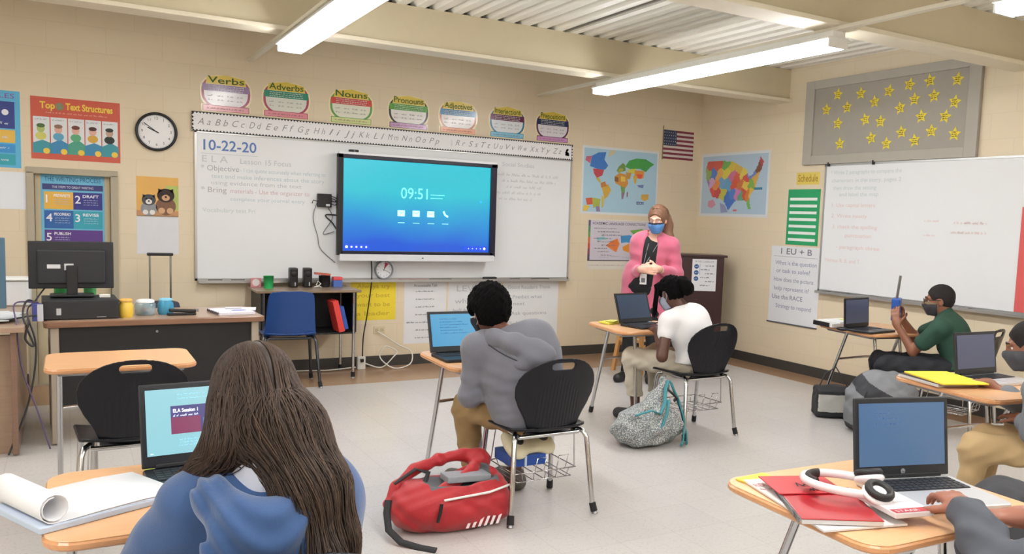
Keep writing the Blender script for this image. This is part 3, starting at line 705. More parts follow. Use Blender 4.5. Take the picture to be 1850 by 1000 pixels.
for k in range(5):
    s.disc(-.69+k*.045, .125, .013 if k == 0 else .009, glow('#d5e2ff'), 3, n=12); s.disc(.5+k*.042, .125, .006 if k < 4 else .014, glow('#c5c8ff'), 3, n=12)
s.disc(.62, .58, .012, glow('#1d9ccf'), 2); s.build('display', t)
m = MB(); m.box((0, .115, .45), (.5, .03, .4), STEEL); m.build('wall_bracket', t)
t = thing('webcam', 'small black webcam standing on the top edge of the wall screen', 'camera', (2.22, DY-.12, 1.974))
m = MB(); m.box((0, 0, .012), (.085, .045, .024), DARKP, .008); m.build('body', t); m = MB(); m.cyl((0, -.022, .012), (0, -.03, .012), .008, M('#2c3040', .1)); m.build('lens', t)
t = thing('media_box', 'small black box with plugged-in cables fixed left of the wall screen', 'media box', (1.985, DY-.02, 1.535))
m = MB(); m.box((0, -.02, 0), (.125, .04, .12), DARKP, .008); m.build('case', t)
s = Sheet(.0405); s.rect(.01, .045, -.05, -.03, paper('#c9cad0')); s.build('label_sticker', t)
m = MB()
for k, (dz_, e) in enumerate(((.04, -.0), (.0, .03), (-.03, .0), (.02, -.06))): m.tube([(.06, -.03, dz_), (.09, -.04, dz_-.01), (.13, -.03, e), (.2, -.02, e-.01)], .004, DARKP, 6)
m.tube([(-.06, -.03, -.01), (-.1, -.03, .0), (-.11, -.03, -.03)], .004, DARKP, 6); m.build('plug', t)
def cable(name, pts, r, mat_, label, cat='cable', group=None, n=10):
    P = [Vector(p) for p in pts]; out = []
    for i in range(len(P)-1):
        a = P[max(0, i-1)]; b = P[i]; c = P[i+1]; d = P[min(len(P)-1, i+2)]
        for k in range(n):
            u = k/n; out.append(.5*((2*b)+(c-a)*u+(2*a-5*b+4*c-d)*u*u+(3*b-a-3*c+d)*u**3))
    out.append(P[-1]); m = MB(); m.tube(out, r, mat_, 6)
    return m.build(name, None, label, cat, group)
WY = DY-.03
GC = M('#6e7076', .5)
cable('data_cable', [(1.925, WY, 1.52), (1.89, WY, 1.38), (1.93, WY, 1.22), (1.96, WY, 1.1), (2.09, WY, .98)], .0035, GC, 'thin grey cable looping down the whiteboard from the media box')
cable('data_cable', [(2.02, WY, 1.475), (2.06, WY, 1.38), (1.98, WY, 1.24), (2.08, WY, 1.26)], .0035, GC, 'short grey cable crossing between the media box and the screen')
cable('usb_cable', [(2.1, WY, 1.41), (2.0, WY, 1.405), (2.06, WY, 1.34), (2.1, WY, 1.28)], .0055, DARKP, 'short black cable jutting out beside the screen edge')
cable('display_cable', [(2.42, WY-.02, 1.0), (2.42, WY-.03, .8), (2.38, WY-.04, .5), (2.345, WY-.05, .3), (2.33, WY-.08, .12)], .006, DARKP, 'black power cord hanging from the wall screen to the floor box')
m = thing('power_strip', 'white power strip standing against the baseboard under the wall screen', 'power strip', (2.32, DY-.1, 0)); q = MB(); q.box((0, 0, .06), (.075, .04, .12), M('#dedcd6', .4), .006); q.build('case', m)
q = MB(); q.box((0, -.03, .085), (.03, .025, .03), DARKP, .004); q.build('plug', m, 'black plug')
cable('white_cable', [(2.36, DY-.1, .05), (2.5, DY-.14, .012), (2.62, DY-.12, .1), (2.66, DY-.1, .15), (2.55, DY-.09, .2), (2.5, DY-.1, .1), (2.6, DY-.2, .01), (2.78, DY-.14, .03), (2.82, DY-.06, .13), (2.7, DY-.04, .2), (2.55, DY-.03, .3), (2.5, DY-.015, .33)], .006, M('#d9d6cf', .5), 'white cord coiled on the floor beside the power strip')
cable('white_cable', [(1.1, DY-.1, .012), (1.5, DY-.16, .012), (1.75, DY-.08, .012), (2.0, DY-.13, .012), (2.27, DY-.1, .02)], .006, M('#d9d6cf', .5), 'white cord running along the floor under the black table')
t = wall_sheet('F', 2.52, .345, 'wall_outlet', 'beige electrical outlet low on the wall under the yellow chart', 'outlet')
m = MB(); m.box((0, -.004, 0), (.11, .008, .07), M('#cdbf9f', .5), .003); m.build('plate', t)
for sx in (-.025, .025):
    m = MB(); m.box((sx, -.009, 0), (.03, .004, .028), M('#b5a888', .5), .001); m.build('socket', t)
# ---- things on the front tray
TY = DY-.05
def bar(name, x0, x1, z, d, h, mt, lb, cat, gr=None, y=TY):
    m = MB(); m.box(((x0+x1)/2, y, z+h/2), (x1-x0, d, h), mt, min(d, h)*.3); return m.build(name, None, lb, cat, gr)
bar('board_eraser', 3.56, 3.70, .816, .05, .032, DARKP, 'black felt eraser on the front marker tray', 'eraser')
bar('pointer_stick', 2.68, 2.97, .816, .012, .012, M('#b0506a', .5), 'red pointer stick lying on the front marker tray', 'pointer')
bar('pointer_stick', 2.99, 3.22, .816, .014, .014, DARKP, 'black stick lying on the front marker tray beside the red one', 'pointer')
for x, c, lb in ((1.02, '#1c1c20', 'black marker at the left end of the front tray'), (1.2, '#3a3c44', 'dark grey marker on the front tray near its left end'), (3.86, '#4c4e55', 'grey marker on the front tray right of the eraser'), (4.1, '#26262a', 'black marker on the front tray below the social studies notes'), (4.2, '#26262a', 'black marker nearest the right end of the front tray')):
    m = MB(); m.cyl((x, TY, .824), (x+.11, TY+.004, .824), .008, ink(c), seg=10); m.build('marker', None, lb, 'marker', 'markers on the front tray')
# ---------------------------------------------------------------- right wall items
t, panel = whiteboard('R', 1.2, 5.78, .86, 2.055, 'white board on the right wall, behind the boy in green')
s = Sheet(.0155); s.v, s.f, s.m, s.sm, s.mats = panel.v, panel.f, panel.m, panel.sm, panel.mats
Y = lambda y: 3.49-y       # wall y -> local x of the sheet
RI, GI = ink('#d9bcb8'), ink('#b8c3c5')
for tx, y, z, wd, c in (('* Write 2 paragraphs to compare the', 5.72, 1.965, .8, GI), ('characters in the story, pages 2', 5.7, 1.89, .78, GI), ('then draw the setting', 5.68, 1.82, .5, GI), ('and label the map', 5.6, 1.76, .45, GI), ('1. Use capital letters', 5.68, 1.66, .5, RI), ('2. Write neatly', 5.68, 1.56, .42, RI), ('3. check the spelling', 5.66, 1.46, .52, RI), ('punctuation', 5.5, 1.38, .3, RI), ('- paragraph three', 5.6, 1.27, .5, RI), ('Names: R. B. and T.', 5.72, 1.14, .42, RI)):
    s.text(tx, Y(y), z, .035, c, 2, w=wd)
for y, z, wd in ((4.66, 1.54, .15), (4.66, 1.42, .12), (4.38, 1.53, .3), (4.4, 1.45, .32)): s.scribble(Y(y), z, wd, .02, RI, 2, .003, int(y*10))
panel.build('panel', t)
for y, lb in ((5.74, 'small black clip on the top corner of the right whiteboard'), (5.22, 'small black clip on the top edge of the right whiteboard, under the stars')):
    m = MB(); m.box((WX-.03, y, 2.06), (.02, .02, .04), DARKP, .003); m.build('board_clip', None, lb, 'clip')
for y, c, L_, lb in ((5.66, '#1c1c20', .1, 'black marker at the far end of the right marker tray'), (5.46, '#2b2b30', .17, 'dark eraser on the right tray above the laptop of the boy in green')):
    m = MB(); m.box((WX-.05, y, .848), (.03, L_, .02), ink(c), .005); m.build('tray_marker', None, lb, 'marker')
m = MB(); m.box((WX-.05, 4.28, .85), (.04, .26, .024), M('#77787c', .5), .006); m.build('board_eraser', None, 'grey eraser on the right tray behind the head of the boy in green', 'eraser')
t = wall_sheet('R', 2.6, 1.25, 'red_border_poster', 'red-bordered poster over the right whiteboard at the picture edge', 'poster', off=.023)
s = Sheet(.002); s.back(-1.2, .35, -.38, .42, M('#cf5a58', .6)); s.rect(-1.12, .27, -.3, .34, paper('#b8b6a0'), 1); s.rect(-1.12, -1.0, -.3, -.1, ink('#6fae5f'), 2); s.rect(-1.12, -1.03, -.18, -.12, ink('#e3dc8a'), 3); s.build('poster', t)
# grey bulletin board and stars
t = wall_sheet('R', 5.15, 2.465, 'bulletin_board', 'grey framed wall panel covered with yellow stars, above the right whiteboard', 'bulletin board')
GB = M('#9c978e', .6)
m = MB(); m.box((0, -.01, 0), (1.86, .02, .8), GB); m.build('backing', t)
m = MB()
for a in (-1, 1): m.box((a*.875, -.028, 0), (.11, .02, .8), M('#a6a197', .55), .004)
m.box((0, -.028, -.357), (1.64, .02, .086), M('#a6a197', .55), .004); m.box((0, -.028, .36), (1.64, .02, .08), M('#a6a197', .55), .004); m.build('frame', t)
STARS = [(5.69, 2.71), (5.42, 2.69), (5.82, 2.58), (5.57, 2.58), (5.26, 2.6), (5.11, 2.68), (4.9, 2.71), (4.7, 2.72), (4.44, 2.7), (5.67, 2.44), (5.35, 2.45), (5.18, 2.42), (4.98, 2.52), (4.84, 2.58), (4.65, 2.59), (4.45, 2.52), (5.63, 2.25), (5.27, 2.28), (5.1, 2.22), (4.95, 2.31), (4.76, 2.43), (4.53, 2.41), (4.81, 2.23), (4.65, 2.3), (4.43, 2.26)]
YS = M('#e2cf45', .7, var=.04); rs = random.Random(3)
for k, (y, z) in enumerate(STARS):
    s = Sheet(.002); a0 = rs.uniform(-.25, .25); pts = []
    for q in range(10):
        r = .062 if q % 2 == 0 else .029; an = PI/2+a0+q*PI/5; pts.append((r*math.cos(an), r*math.sin(an)))
    s.slab(pts, YS)
    for q in range(3): s.scribble(-.026, .012-q*.017, .05, .009, ink('#6a6424'), 1, .003, k*3+q)
    o = s.build('paper_star', None, 'yellow paper star with dark writing pinned on the grey wall panel', 'star', 'yellow paper stars')
    o.location = (WX-.0215, y, z); o.rotation_euler = (0, 0, -PI/2)
# US map
t = wall_sheet('R', 7.11, 1.893, 'country_map', 'laminated map of coloured states on the right wall by the corner', 'map')
s = Sheet(.0012); s.back(-.555, .555, -.35, .35, glossy('#d2d6da')); s.rect(-.525, .525, -.32, .32, glossy('#a9bfd2'), 1)
OUT = [(-.44, .26), (-.3, .27), (-.02, .25), (.1, .2), (.2, .16), (.24, .08), (.3, .1), (.37, .19), (.41, .29), (.46, .24), (.44, .17), (.40, .1), (.37, .02), (.34, -.06), (.28, -.12), (.27, -.18), (.3, -.26), (.26, -.27), (.22, -.18), (.12, -.17), (.04, -.18), (-.02, -.25), (-.06, -.28), (-.12, -.2), (-.2, -.15), (-.33, -.14), (-.4, -.04), (-.46, .08), (-.47, .18)]
SEED = [(-.38, .22, '#c2564c'), (-.26, .22, '#c45a48'), (-.12, .22, '#6ea85a'), (-.02, .2, '#c9b64a'), (.08, .17, '#c9a94e'), (-.42, .12, '#8aa860'), (-.33, .12, '#4f7ac0'), (-.24, .11, '#d9a25a'), (-.12, .13, '#cfc24c'), (-.02, .1, '#c06a8c'), (.07, .08, '#c95a46'), (.15, .1, '#d6c45a'), (.2, .06, '#c25040'), (.28, .1, '#6a7ab8'), (.38, .2, '#7a4a3a'), (.42, .24, '#b04a4a'),
        (-.44, .0, '#8a7aa8'), (-.36, .02, '#c79ac0'), (-.28, -.0, '#d9884a'), (-.18, .02, '#6a9ac4'), (-.08, .0, '#5f9cc0'), (.02, .0, '#c9543c'), (.11, .0, '#c2703c'), (.2, -.0, '#d9b94e'), (.29, .0, '#7aa84c'), (.35, .04, '#c9a04c'), (-.36, -.1, '#c4504a'), (-.26, -.09, '#b8444a'), (-.16, -.1, '#b9b64a'), (-.08, -.14, '#3f72c0'), (-.04, -.2, '#3f72c0'), (.0, -.1, '#4a7cc4'), (.07, -.1, '#c27ab0'), (.13, -.13, '#5aa07a'), (.18, -.11, '#c9543c'), (.23, -.11, '#cf7a3a'), (.29, -.1, '#d9b24a'), (.27, -.22, '#74b05a')]
def inside(x, z, P):
    c = False
    for i in range(len(P)):
        (x0, z0), (x1, z1) = P[i-1], P[i]
        if (z0 > z) != (z1 > z) and x < (x1-x0)*(z-z0)/(z1-z0)+x0: c = not c
    return c
g = .0115
for i in range(-44, 44):
    for j in range(-28, 28):
        x, z = (i+.5)*g, (j+.5)*g
        if inside(x, z, OUT):
            c = min(SEED, key=lambda q: (q[0]-x+.012*math.sin(z*60))**2+(q[1]-z+.012*math.sin(x*50))**2)[2]
            s.rect(i*g, (i+1)*g, j*g, (j+1)*g, M(c, .5, coat=.3), 2)
blobs(s, [('#c98aa0', [(-.4, -.18), (-.32, -.16), (-.27, -.22), (-.34, -.26), (-.41, -.24)]), ('#8a90b8', [(-.2, -.2), (-.12, -.22), (-.06, -.3), (-.18, -.31)]), ('#c9667a', [(.02, -.27), (.08, -.27), (.08, -.29), (.02, -.29)])], 3)
s.rect(.34, .46, -.06, -.035, ink('#3a7a98'), 3); s.build('map', t)
# schedule sign, green chart, handwritten chart
t = wall_sheet('R', 6.02, 1.935, 'schedule_sign', 'small yellow card reading Schedule above the green pocket chart', 'sign')
s = Sheet(.001); s.back(-.15, .15, -.06, .06, M('#d8c25e', .75)); s.text('Schedule', 0, -.03, .07, ink('#a07c2c'), 2, w=.26, align='c', off=.01); s.build('card', t)
t = wall_sheet('R', 6.055, 1.555, 'pocket_chart', 'green pocket chart with seven white strips beside the right whiteboard', 'pocket chart')
m = MB(); m.box((0, -.004, 0), (.42, .008, .55), M('#239a62', .6), .002); m.build('backing', t)
for k in range(7):
    s = Sheet(.0095); s.back(-.18, .18, .165-k*.067, .192-k*.067, paper('#dfe6e2')); s.build('pocket_strip', t)
t = wall_sheet('R', 6.125, .87, 'anchor_chart', 'white handwritten chart paper hanging under the green pocket chart', 'poster')
s = Sheet(.001); s.back(-.335, .335, -.39, .39, paper('#d9dbdf'))
for tx, x, z, h, wd, c in (('1 EU + B', -.2, .31, .06, .42, '#70727c'), ('What is the question', -.27, .2, .042, .56, '#8c90ac'), ('or task to solve?', -.25, .12, .042, .46, '#8c90ac'), ('How does the picture', -.28, .03, .042, .54, '#8f92a8'), ('help represent it?', -.27, -.06, .042, .48, '#8f92a8'), ('Use the RACE', -.29, -.15, .045, .42, '#80849c'), ('Strategy to respond', -.23, -.24, .042, .48, '#8c90ac')):
    s.text(tx, x, z, h, ink(c), 2, w=wd, off=.008)
s.line([(-.3, .285), (.3, .285)], .004, ink('#9a9ca6')); s.build('sheet', t)
m = MB(); m.box((WX-.006, 6.125, .476), (.012, .68, .012), ink('#55565c')); m.build('chart_rod', None, 'thin dark rod along the bottom of the handwritten chart paper', 'rod')
# ---------------------------------------------------------------- wood and furniture
def wood(c1, c2, name, rough=.3, sc=(1.2, 14, 14)):
    m = bpy.data.materials.new(name); m.use_nodes = True; nt = m.node_tree; N = nt.nodes; L = nt.links; b = N['Principled BSDF']
    tc = N.new('ShaderNodeTexCoord'); mp = N.new('ShaderNodeMapping'); mp.inputs['Scale'].default_value = sc; L.new(tc.outputs['Object'], mp.inputs[0])
    nz = N.new('ShaderNodeTexNoise'); nz.inputs['Scale'].default_value = 5; nz.inputs['Detail'].default_value = 6; nz.inputs['Distortion'].default_value = .6; L.new(mp.outputs[0], nz.inputs['Vector'])
    mx = N.new('ShaderNodeMix'); mx.data_type = 'RGBA'; mx.inputs['A'].default_value = lin(c1); mx.inputs['B'].default_value = lin(c2); L.new(nz.outputs[0], mx.inputs['Factor'])
    L.new(mx.outputs['Result'], b.inputs['Base Color']); b.inputs['Roughness'].default_value = rough; b.inputs['Coat Weight'].default_value = .15; b.inputs['Coat Roughness'].default_value = .25
    return m
MAPLE = wood('#e6b98c', '#d5a070', 'maple_laminate'); EDGE = wood('#d8a376', '#c88c5c', 'desk_edge')
DKWOOD = wood('#8f6a52', '#73513f', 'brown_laminate'); TANL = wood('#ab907a', '#987d68', 'tan_laminate')
MAHOG = wood('#3f2124', '#2d1518', 'dark_mahogany', .3, (8, 8, 1)); PINE = wood('#d6a063', '#c08a4e', 'stool_pine', .4, (12, 12, 1))
def rrect(w, d, r, n=5):
    o = []
    for cx, cy, a0 in ((w/2-r, d/2-r, 0), (-w/2+r, d/2-r, PI/2), (-w/2+r, -d/2+r, PI), (w/2-r, -d/2+r, 1.5*PI)):
        for k in range(n+1): a = a0+PI/2*k/n; o.append((cx+r*math.cos(a), cy+r*math.sin(a)))
    return o
def leg_mesh(top, foot, r=.0125, bend=None):
    m = MB(); a = Vector(top); b = Vector(foot); e = b+(a-b).normalized()*.055; f = b+(a-b).normalized()*.012
    pts = [a, a.lerp(e, .5), e] if bend is None else [a]+[Vector(p) for p in bend]+[e]
    m.tube(pts, r, CHROME, 12); return m, e, b, f
def add_leg(t, top, foot, r=.0125, bend=None, mat_=None):
    m, e, b, f = leg_mesh(top, foot, r, bend)
    if mat_: m.mats = [mat_]
    l = m.build('leg', t)
    g = MB(); g.cyl(e, f, r*1.35, RUBBER, r*1.4); g.cyl(f, b, .012, STEEL, .016); g.build('glide', l)
ZT = .69
def desk(x, y, yaw, w_, d_, label):
    t = thing('student_desk', label, 'desk', (x, y, 0), yaw, 'student desks')
    m = MB(); F = Matrix.Translation((0, 0, 0)); m.prism(rrect(w_, d_, .075), ZT-.024, ZT-.002, EDGE, F, .006); m.prism(rrect(w_-.008, d_-.008, .072), ZT-.003, ZT, MAPLE, F, .001); m.build('desk_top', t)
    m = MB(); hw = w_/2-.06
    m.tube([(-hw, d_/2-.08, ZT-.035), (-hw, -d_/2+.08, ZT-.035), (hw, -d_/2+.08, ZT-.035), (hw, d_/2-.08, ZT-.035)], .011, STEEL, 8, closed=True); m.build('under_frame', t)
    for s in (-1, 1):
        add_leg(t, (s*hw, .02, ZT-.03), (s*(hw+.005), d_/2-.03, 0))
        add_leg(t, (s*.12, -.12, ZT-.03), (s*.12, -d_/2+.09, 0))
    m = MB(); yb = .10; m.tube([(-hw, yb, .44), (-hw*.5, yb-.01, .45), (0, yb-.015, .455), (hw*.5, yb-.01, .45), (hw, yb, .44)], .009, CHROME, 8); m.build('crossbar', t)
    return t
D_E = desk(.22, 4.65, 0, .64, .5, 'empty student desk in front of the teacher desk at the far left')
D_L = desk(.27, 2.42, 0, .66, .58, 'student desk holding the rolled-back notepad, nearest on the left')
D_M = desk(1.97, 4.12, math.radians(-2), .64, .58, 'student desk of the boy in the grey hoodie, in the middle of the floor')
D_G = desk(3.62, 5.02, math.radians(-7), .64, .58, 'student desk of the girl in the white shirt, in front of the teacher')
D_F = desk(2.01, 1.58, math.radians(-2), .70, .6, 'nearest desk on the right side, holding the red notebook and headphones')
D_R = desk(4.02, 2.56, math.radians(-9), .64, .66, 'student desk holding the yellow folder')
D_B = desk(5.43, 4.40, math.radians(-10), .64, .66, 'student desk of the boy in green, by the right wall')

# school chair: back shell, seat shell, four chrome legs, wire book rack
def chair_back_vol(h=.004, blue=False):
    V = Vol((-.25, -.36, .39), (.25, -.06, .83), h)
    Zs = [.41, .45, .5, .56, .62, .68, .73, .765, .79, .801] if blue else [.41, .45, .5, .56, .61, .66, .70, .73, .76, .78, .793, .801]
    Ws = [.13, .135, .155, .19, .212, .217, .206, .187, .152, .116, .076, .02] if not blue else [.205, .2, .196, .19, .186, .182, .178, .172, .15, .06]
    x, y, z = V.ax[0][:, None, None], V.ax[1][None, :, None], V.ax[2][None, None, :]
    hw = np.interp(z, Zs, Ws)
    yc = -.195-.095*np.clip((z-.43)/.37, 0, 1)**1.1+.95*x**2+np.clip(.45-z, 0, 1)*1.2
    if not blue:
        rib = .0016*np.cos(x*2*PI/.018)*((np.abs(x) < .12*np.clip(1.6-np.abs(z-.56)/.1, 0, 1)) & (z < .72) & (z > .44))
        d = np.abs(y-yc)-.0055+np.where(y < yc, rib, 0)
    else: d = np.abs(y-yc)-.006+0*x
    out = np.maximum(np.abs(x)-hw, z-.80)*.85
    out = np.maximum(out, .41-z)
    d = np.maximum(d, out)
    if not blue:
        hole = np.sqrt(np.maximum(np.abs(x)-.045, 0)**2+(z-.762+.12*x**2*3)**2)-.0165
        d = np.maximum(d, -hole)
    else:
        arch = .455-np.abs(x)*.22-z
        d = np.maximum(d, arch)
    V.d = d.astype(np.float32); return V
def seat_vol(h=.005, wd=.215):
    V = Vol((-.25, -.24, .38), (.25, .25, .47), h)
    x, y, z = V.ax[0][:, None, None], V.ax[1][None, :, None], V.ax[2][None, None, :]
    zc = .425+.35*x**2-.9*np.clip(y-.13, 0, 1)**1.6*1.4+np.clip(-.13-y, 0, 1)*.25
    q = np.sqrt(np.maximum(np.abs(x)-(wd-.08)-.15*np.clip(y, -.2, .2)*.3, 0)**2+np.maximum(np.abs(y)-.125, 0)**2)-.08
    V.d = np.maximum(np.abs(z-zc)-.0075, q).astype(np.float32); return V
def make_chair(label, blue=False):
    t = thing('school_chair', label, 'chair', (0, 0, 0), 0, 'school chairs')
    pm = M('#1a4282', .35, var=.05) if blue else CHAIRM
    sdf_obj(chair_back_vol(blue=blue), 'backrest', t, pm); sdf_obj(seat_vol(), 'seat', t, pm)
    lm = M('#4a4d52', .3, .8) if blue else None
    for s in (-1, 1):
        add_leg(t, (s*.165, -.12, .415), (s*.235, -.235, 0), .0125, [(s*.19, -.165, .408), (s*.2, -.185, .38)], lm)
        add_leg(t, (s*.165, .1, .415), (s*.215, .19, 0), .0125, [(s*.185, .13, .408), (s*.192, .145, .38)], lm)
    m = MB()
    for s in (-1, 1): m.tube([(s*.16, -.15, .408), (s*.14, .13, .408)], .011, lm or CHROME, 8)
    m.tube([(-.165, -.16, .405), (.165, -.16, .405)], .011, lm or CHROME, 8); m.build('seat_rails', t)
    if not blue:
        m = MB(); wr = .0028; z0 = .175
        m.tube([(-.17, -.14, z0+.045), (.17, -.14, z0+.045), (.17, .14, z0+.045), (-.17, .14, z0+.045)], wr*1.2, CHROME, 6, closed=True)
        m.tube([(-.15, -.13, z0), (.15, -.13, z0), (.15, .13, z0), (-.15, .13, z0)], wr, CHROME, 6, closed=True)
        for k in range(5): x = -.12+k*.06; m.tube([(x*1.1, -.14, z0+.045), (x, -.13, z0), (x, .13, z0), (x*1.1, .14, z0+.045)], wr, CHROME, 6)
        for x in (-.16, .16):
            m.tube([(x, -.13, .4), (x*1.04, -.135, z0+.045)], wr*1.2, CHROME, 6); m.tube([(x, .1, .4), (x*1.04, .135, z0+.045)], wr*1.2, CHROME, 6)
        for x in (-.06, .06): m.tube([(x, -.14, z0+.045), (x, -.165, z0+.12), (x+.05, -.165, z0+.12), (x+.05, -.14, z0+.045)], wr, CHROME, 6)
        m.build('book_rack', t)
    return t
CH = make_chair('black plastic school chair under the boy in the grey hoodie'); CH.location = (2.0, 3.66, 0)
copy_tree(CH, (3.73, 4.56, 0), math.radians(2), 'black plastic school chair under the girl in the white shirt')
copy_tree(CH, (.235, 4.2, 0), math.radians(1), 'empty black plastic school chair pushed up to the empty desk')
copy_tree(CH, (.385, 1.865, 0), math.radians(-4), 'black plastic school chair under the girl with long brown hair')
copy_tree(CH, (5.53, 3.76, 0), math.radians(12), 'black plastic school chair under the boy in green by the right wall')
copy_tree(CH, (4.02, 1.93, 0), math.radians(8), 'black plastic school chair under the student cut off by the picture edge')
copy_tree(CH, (2.2, .86, 0), 0, 'black plastic school chair under the student typing at the nearest desk')
CB = make_chair('blue plastic school chair tucked in at the black table', True); CB.location = (1.56, 7.14, 0); CB.rotation_euler = (0, 0, math.radians(-6))

# laptops
KEYM = M('#1b1c20', .5, var=.1)
def laptop(x, y, z, yaw, label, silver, disp, content=None, tilt=14, w_=.33, d_=.235, h_=.225):
    """origin at the middle of the hinge on the table"""
    t = thing('laptop', label, 'laptop', (x, y, z), yaw, 'student laptops')
    bm_ = M('#c9cacd', .3, .4) if silver else M('#1d2026', .35)
    m = MB(); m.prism(rrect(w_, d_, .015), .001, .017, bm_, Matrix.Translation((0, -d_/2, 0)), .003)
    m.box((0, -d_+.045, .0175), (w_*.32, .07, .001), M('#b4b6ba', .3) if silver else M('#14161a', .3)); m.build('base', t)
    m = MB(); m.box((0, -.075, .0172), (w_*.86, .105, .002), KEYM)
    for r in range(5):
        for c in range(13): m.box((-w_*.4+c*w_*.0667, -.034-r*.0205, .0187), (w_*.056, .0165, .002), M('#26282d', .45))
    m.build('keyboard', t)
    a = math.radians(tilt); F = Matrix.Translation((0, -.004, .019)) @ Matrix.Rotation(-a, 4, 'X')
    m = MB(); m.T = F; m.box((0, .006, h_/2), (w_, .009, h_), M('#1a1c22', .4) if not silver else M('#24262b', .4), .004); m.box((0, .0, .004), (w_*.8, .014, .012), M('#141518', .5), .003)
    lid = m.build('screen_lid', t)
    s = Sheet(.0002); s.T = F; s.rect(-w_*.455, w_*.455, h_*.14, h_*.93, disp, 1)
    if content: content(s, w_, h_)
    s.build('display', lid)
    return t
def dim(c, c2, st): return screen_mat('display', c, c2, .02, .22, st)
def c_text(seed, col, n=5, x0=-.3, span=.5):
    def f(s, w_, h_):
        for k in range(n): s.scribble(w_*x0, h_*(.8-k*.07), w_*span*(.6+.4*((k*7+seed) % 3)/2), h_*.02, M(col, .5, emit=.35, var=0), 2, .0018, seed+k)
    return f
def c_left(s, w_, h_):
    s.rect(-w_*.26, w_*.3, h_*.38, h_*.72, glow('#3b3a66', .8), 2); s.rect(-w_*.26, -w_*.02, h_*.38, h_*.58, glow('#6a3450', .7), 3); s.rect(w_*.0, w_*.2, h_*.42, h_*.55, glow('#4a6a96', .7), 3)
    s.text('ELA Session 1', -w_*.24, h_*.64, .01, glow('#e8eaf4', .9), 4, w=w_*.2, off=.02); s.scribble(-w_*.24, h_*.59, w_*.2, .006, glow('#c8cbe0', .8), 4, .0012, 2)
    for k in range(5): s.scribble(-w_*.2, h_*(.3-k*.035) if k < 3 else h_*(.8+(k-3)*.05), w_*.3, .004, glow('#7fb4c4', .8), 3, .0012, k)
    s.disc(w_*.08, h_*.47, .012, glow('#283050', .6), 4); s.poly([(-w_*.43, h_*.155), (-w_*.4, h_*.165), (-w_*.43, h_*.175)], glow('#c0d8e0', .8), 3)
laptop(1.835, 4.235, ZT, math.radians(-1), 'black laptop with a bright sky-blue page, in front of the boy in the hoodie', False, dim('#62b4e0', '#56a8d8', .85), c_text(3, '#3f7fb0', 6), tilt=18)
laptop(3.62, 5.09, ZT, math.radians(8), 'black laptop with dark blue screen in front of the girl in the white shirt', False, dim('#3c5878', '#2f4766', .55), None, tilt=20)
laptop(5.2, 4.4, ZT, math.radians(8), 'black laptop with dark slate screen in front of the boy in green', False, dim('#454f6e', '#3b4560', .6), None, tilt=4)
laptop(4.165, 2.71, ZT, math.radians(-3), 'laptop with slate blue screen and grey keyboard deck next to the yellow folder', True, dim('#5f6480', '#585c76', .7), None, tilt=8)
LF = laptop(2.175, 1.63, ZT, math.radians(-16), 'open silver laptop with black bezel, nearest on the right, with a hand typing on it', True, dim('#5b80aa', '#5f7ea2', .8), c_text(9, '#48688f', 3, -.3, .3), tilt=8, w_=.33, d_=.27, h_=.24)
s = Sheet(.0006); s.T = Matrix.Translation((0, -.004, .019)) @ Matrix.Rotation(-math.radians(8), 4, 'X'); s.disc(0, .017, .008, M('#8a8d92', .4), 1); s.text('hp', 0, .0125, .007, ink('#2a2c30'), 2, w=.008, align='c', shear=.3)
s.build('maker_mark', LF)
laptop(.335, 2.6, ZT, math.radians(4), 'black laptop showing a pale cyan web page, beside the girl with long brown hair', False, dim('#a9e4ee', '#a2e0ec', .9), c_left, tilt=12, w_=.33, h_=.235)

# ---------------------------------------------------------------- teacher corner, left
t = thing('teacher_desk', 'long brown-topped desk with black front panel behind the empty student desk', 'desk', (.485, 6.08, 0), math.radians(2))
m = MB(); m.prism(rrect(1.24, .64, .03), .705, .74, DKWOOD, None, .004); m.prism(rrect(1.2, .6, .03), .7402, .7412, TANL, None, 0); m.build('desk_top', t)
m = MB(); m.box((0, -.255, .46), (1.1, .02, .49), M('#17181a', .45, var=.1), .003); m.build('modesty_panel', t, 'black front panel')
m = MB(); m.cyl((-.02, -.268, .66), (-.02, -.285, .66), .008, STEEL); m.build('panel_lock', t)
LEGT = M('#a89c8c', .45, .2)
for sx in (-1, 1):
    for sy in (-1, 1):
        m = MB(); m.box((sx*.565, sy*.27, .355), (.045, .045, .70), LEGT, .006); m.build('leg', t)
t = thing('side_credenza', 'brown wooden return desk covered in white papers at the left edge', 'cabinet', (-.82, 6.25, 0), 0)
m = MB(); m.box((0, 0, .725), (1.22, 1.4, .03), TANL, .004); m.build('worktop', t)
m = MB(); m.box((.0, -.55, .34), (1.1, .03, .68), TANL, .003); m.build('front_panel', t)
m = MB(); m.box((.555, 0, .36), (.03, 1.3, .70), wood('#8a6c5a', '#75594a', 'side_panel_wood'), .003); m.build('side_panel', t, 'darker brown end panel')
m = MB(); m.box((-.555, 0, .36), (.03, 1.3, .70), TANL, .003); m.build('side_panel', t)
m = MB(); m.box((-.05, -.56, .5), (.9, .02, .2), TANL, .003); m.build('drawer', t)
t = thing('paper_pile', 'loose white papers and plastic sleeves heaped on the return desk', 'papers', (-.36, 5.85, .7405), 0)
for k in range(5):
    m = MB(); m.box((random.uniform(-.1, .05), random.uniform(-.1, .5), .004+k*.006), (.27, .34, .004), paper('#dfe4e8'), 0, Matrix.Rotation(random.uniform(-.5, .5), 3, 'Z')); m.build('sheet', t)
t = thing('storage_bin', 'white plastic bin at the back of the return desk', 'bin', (-.34, 6.75, .7405), 0)
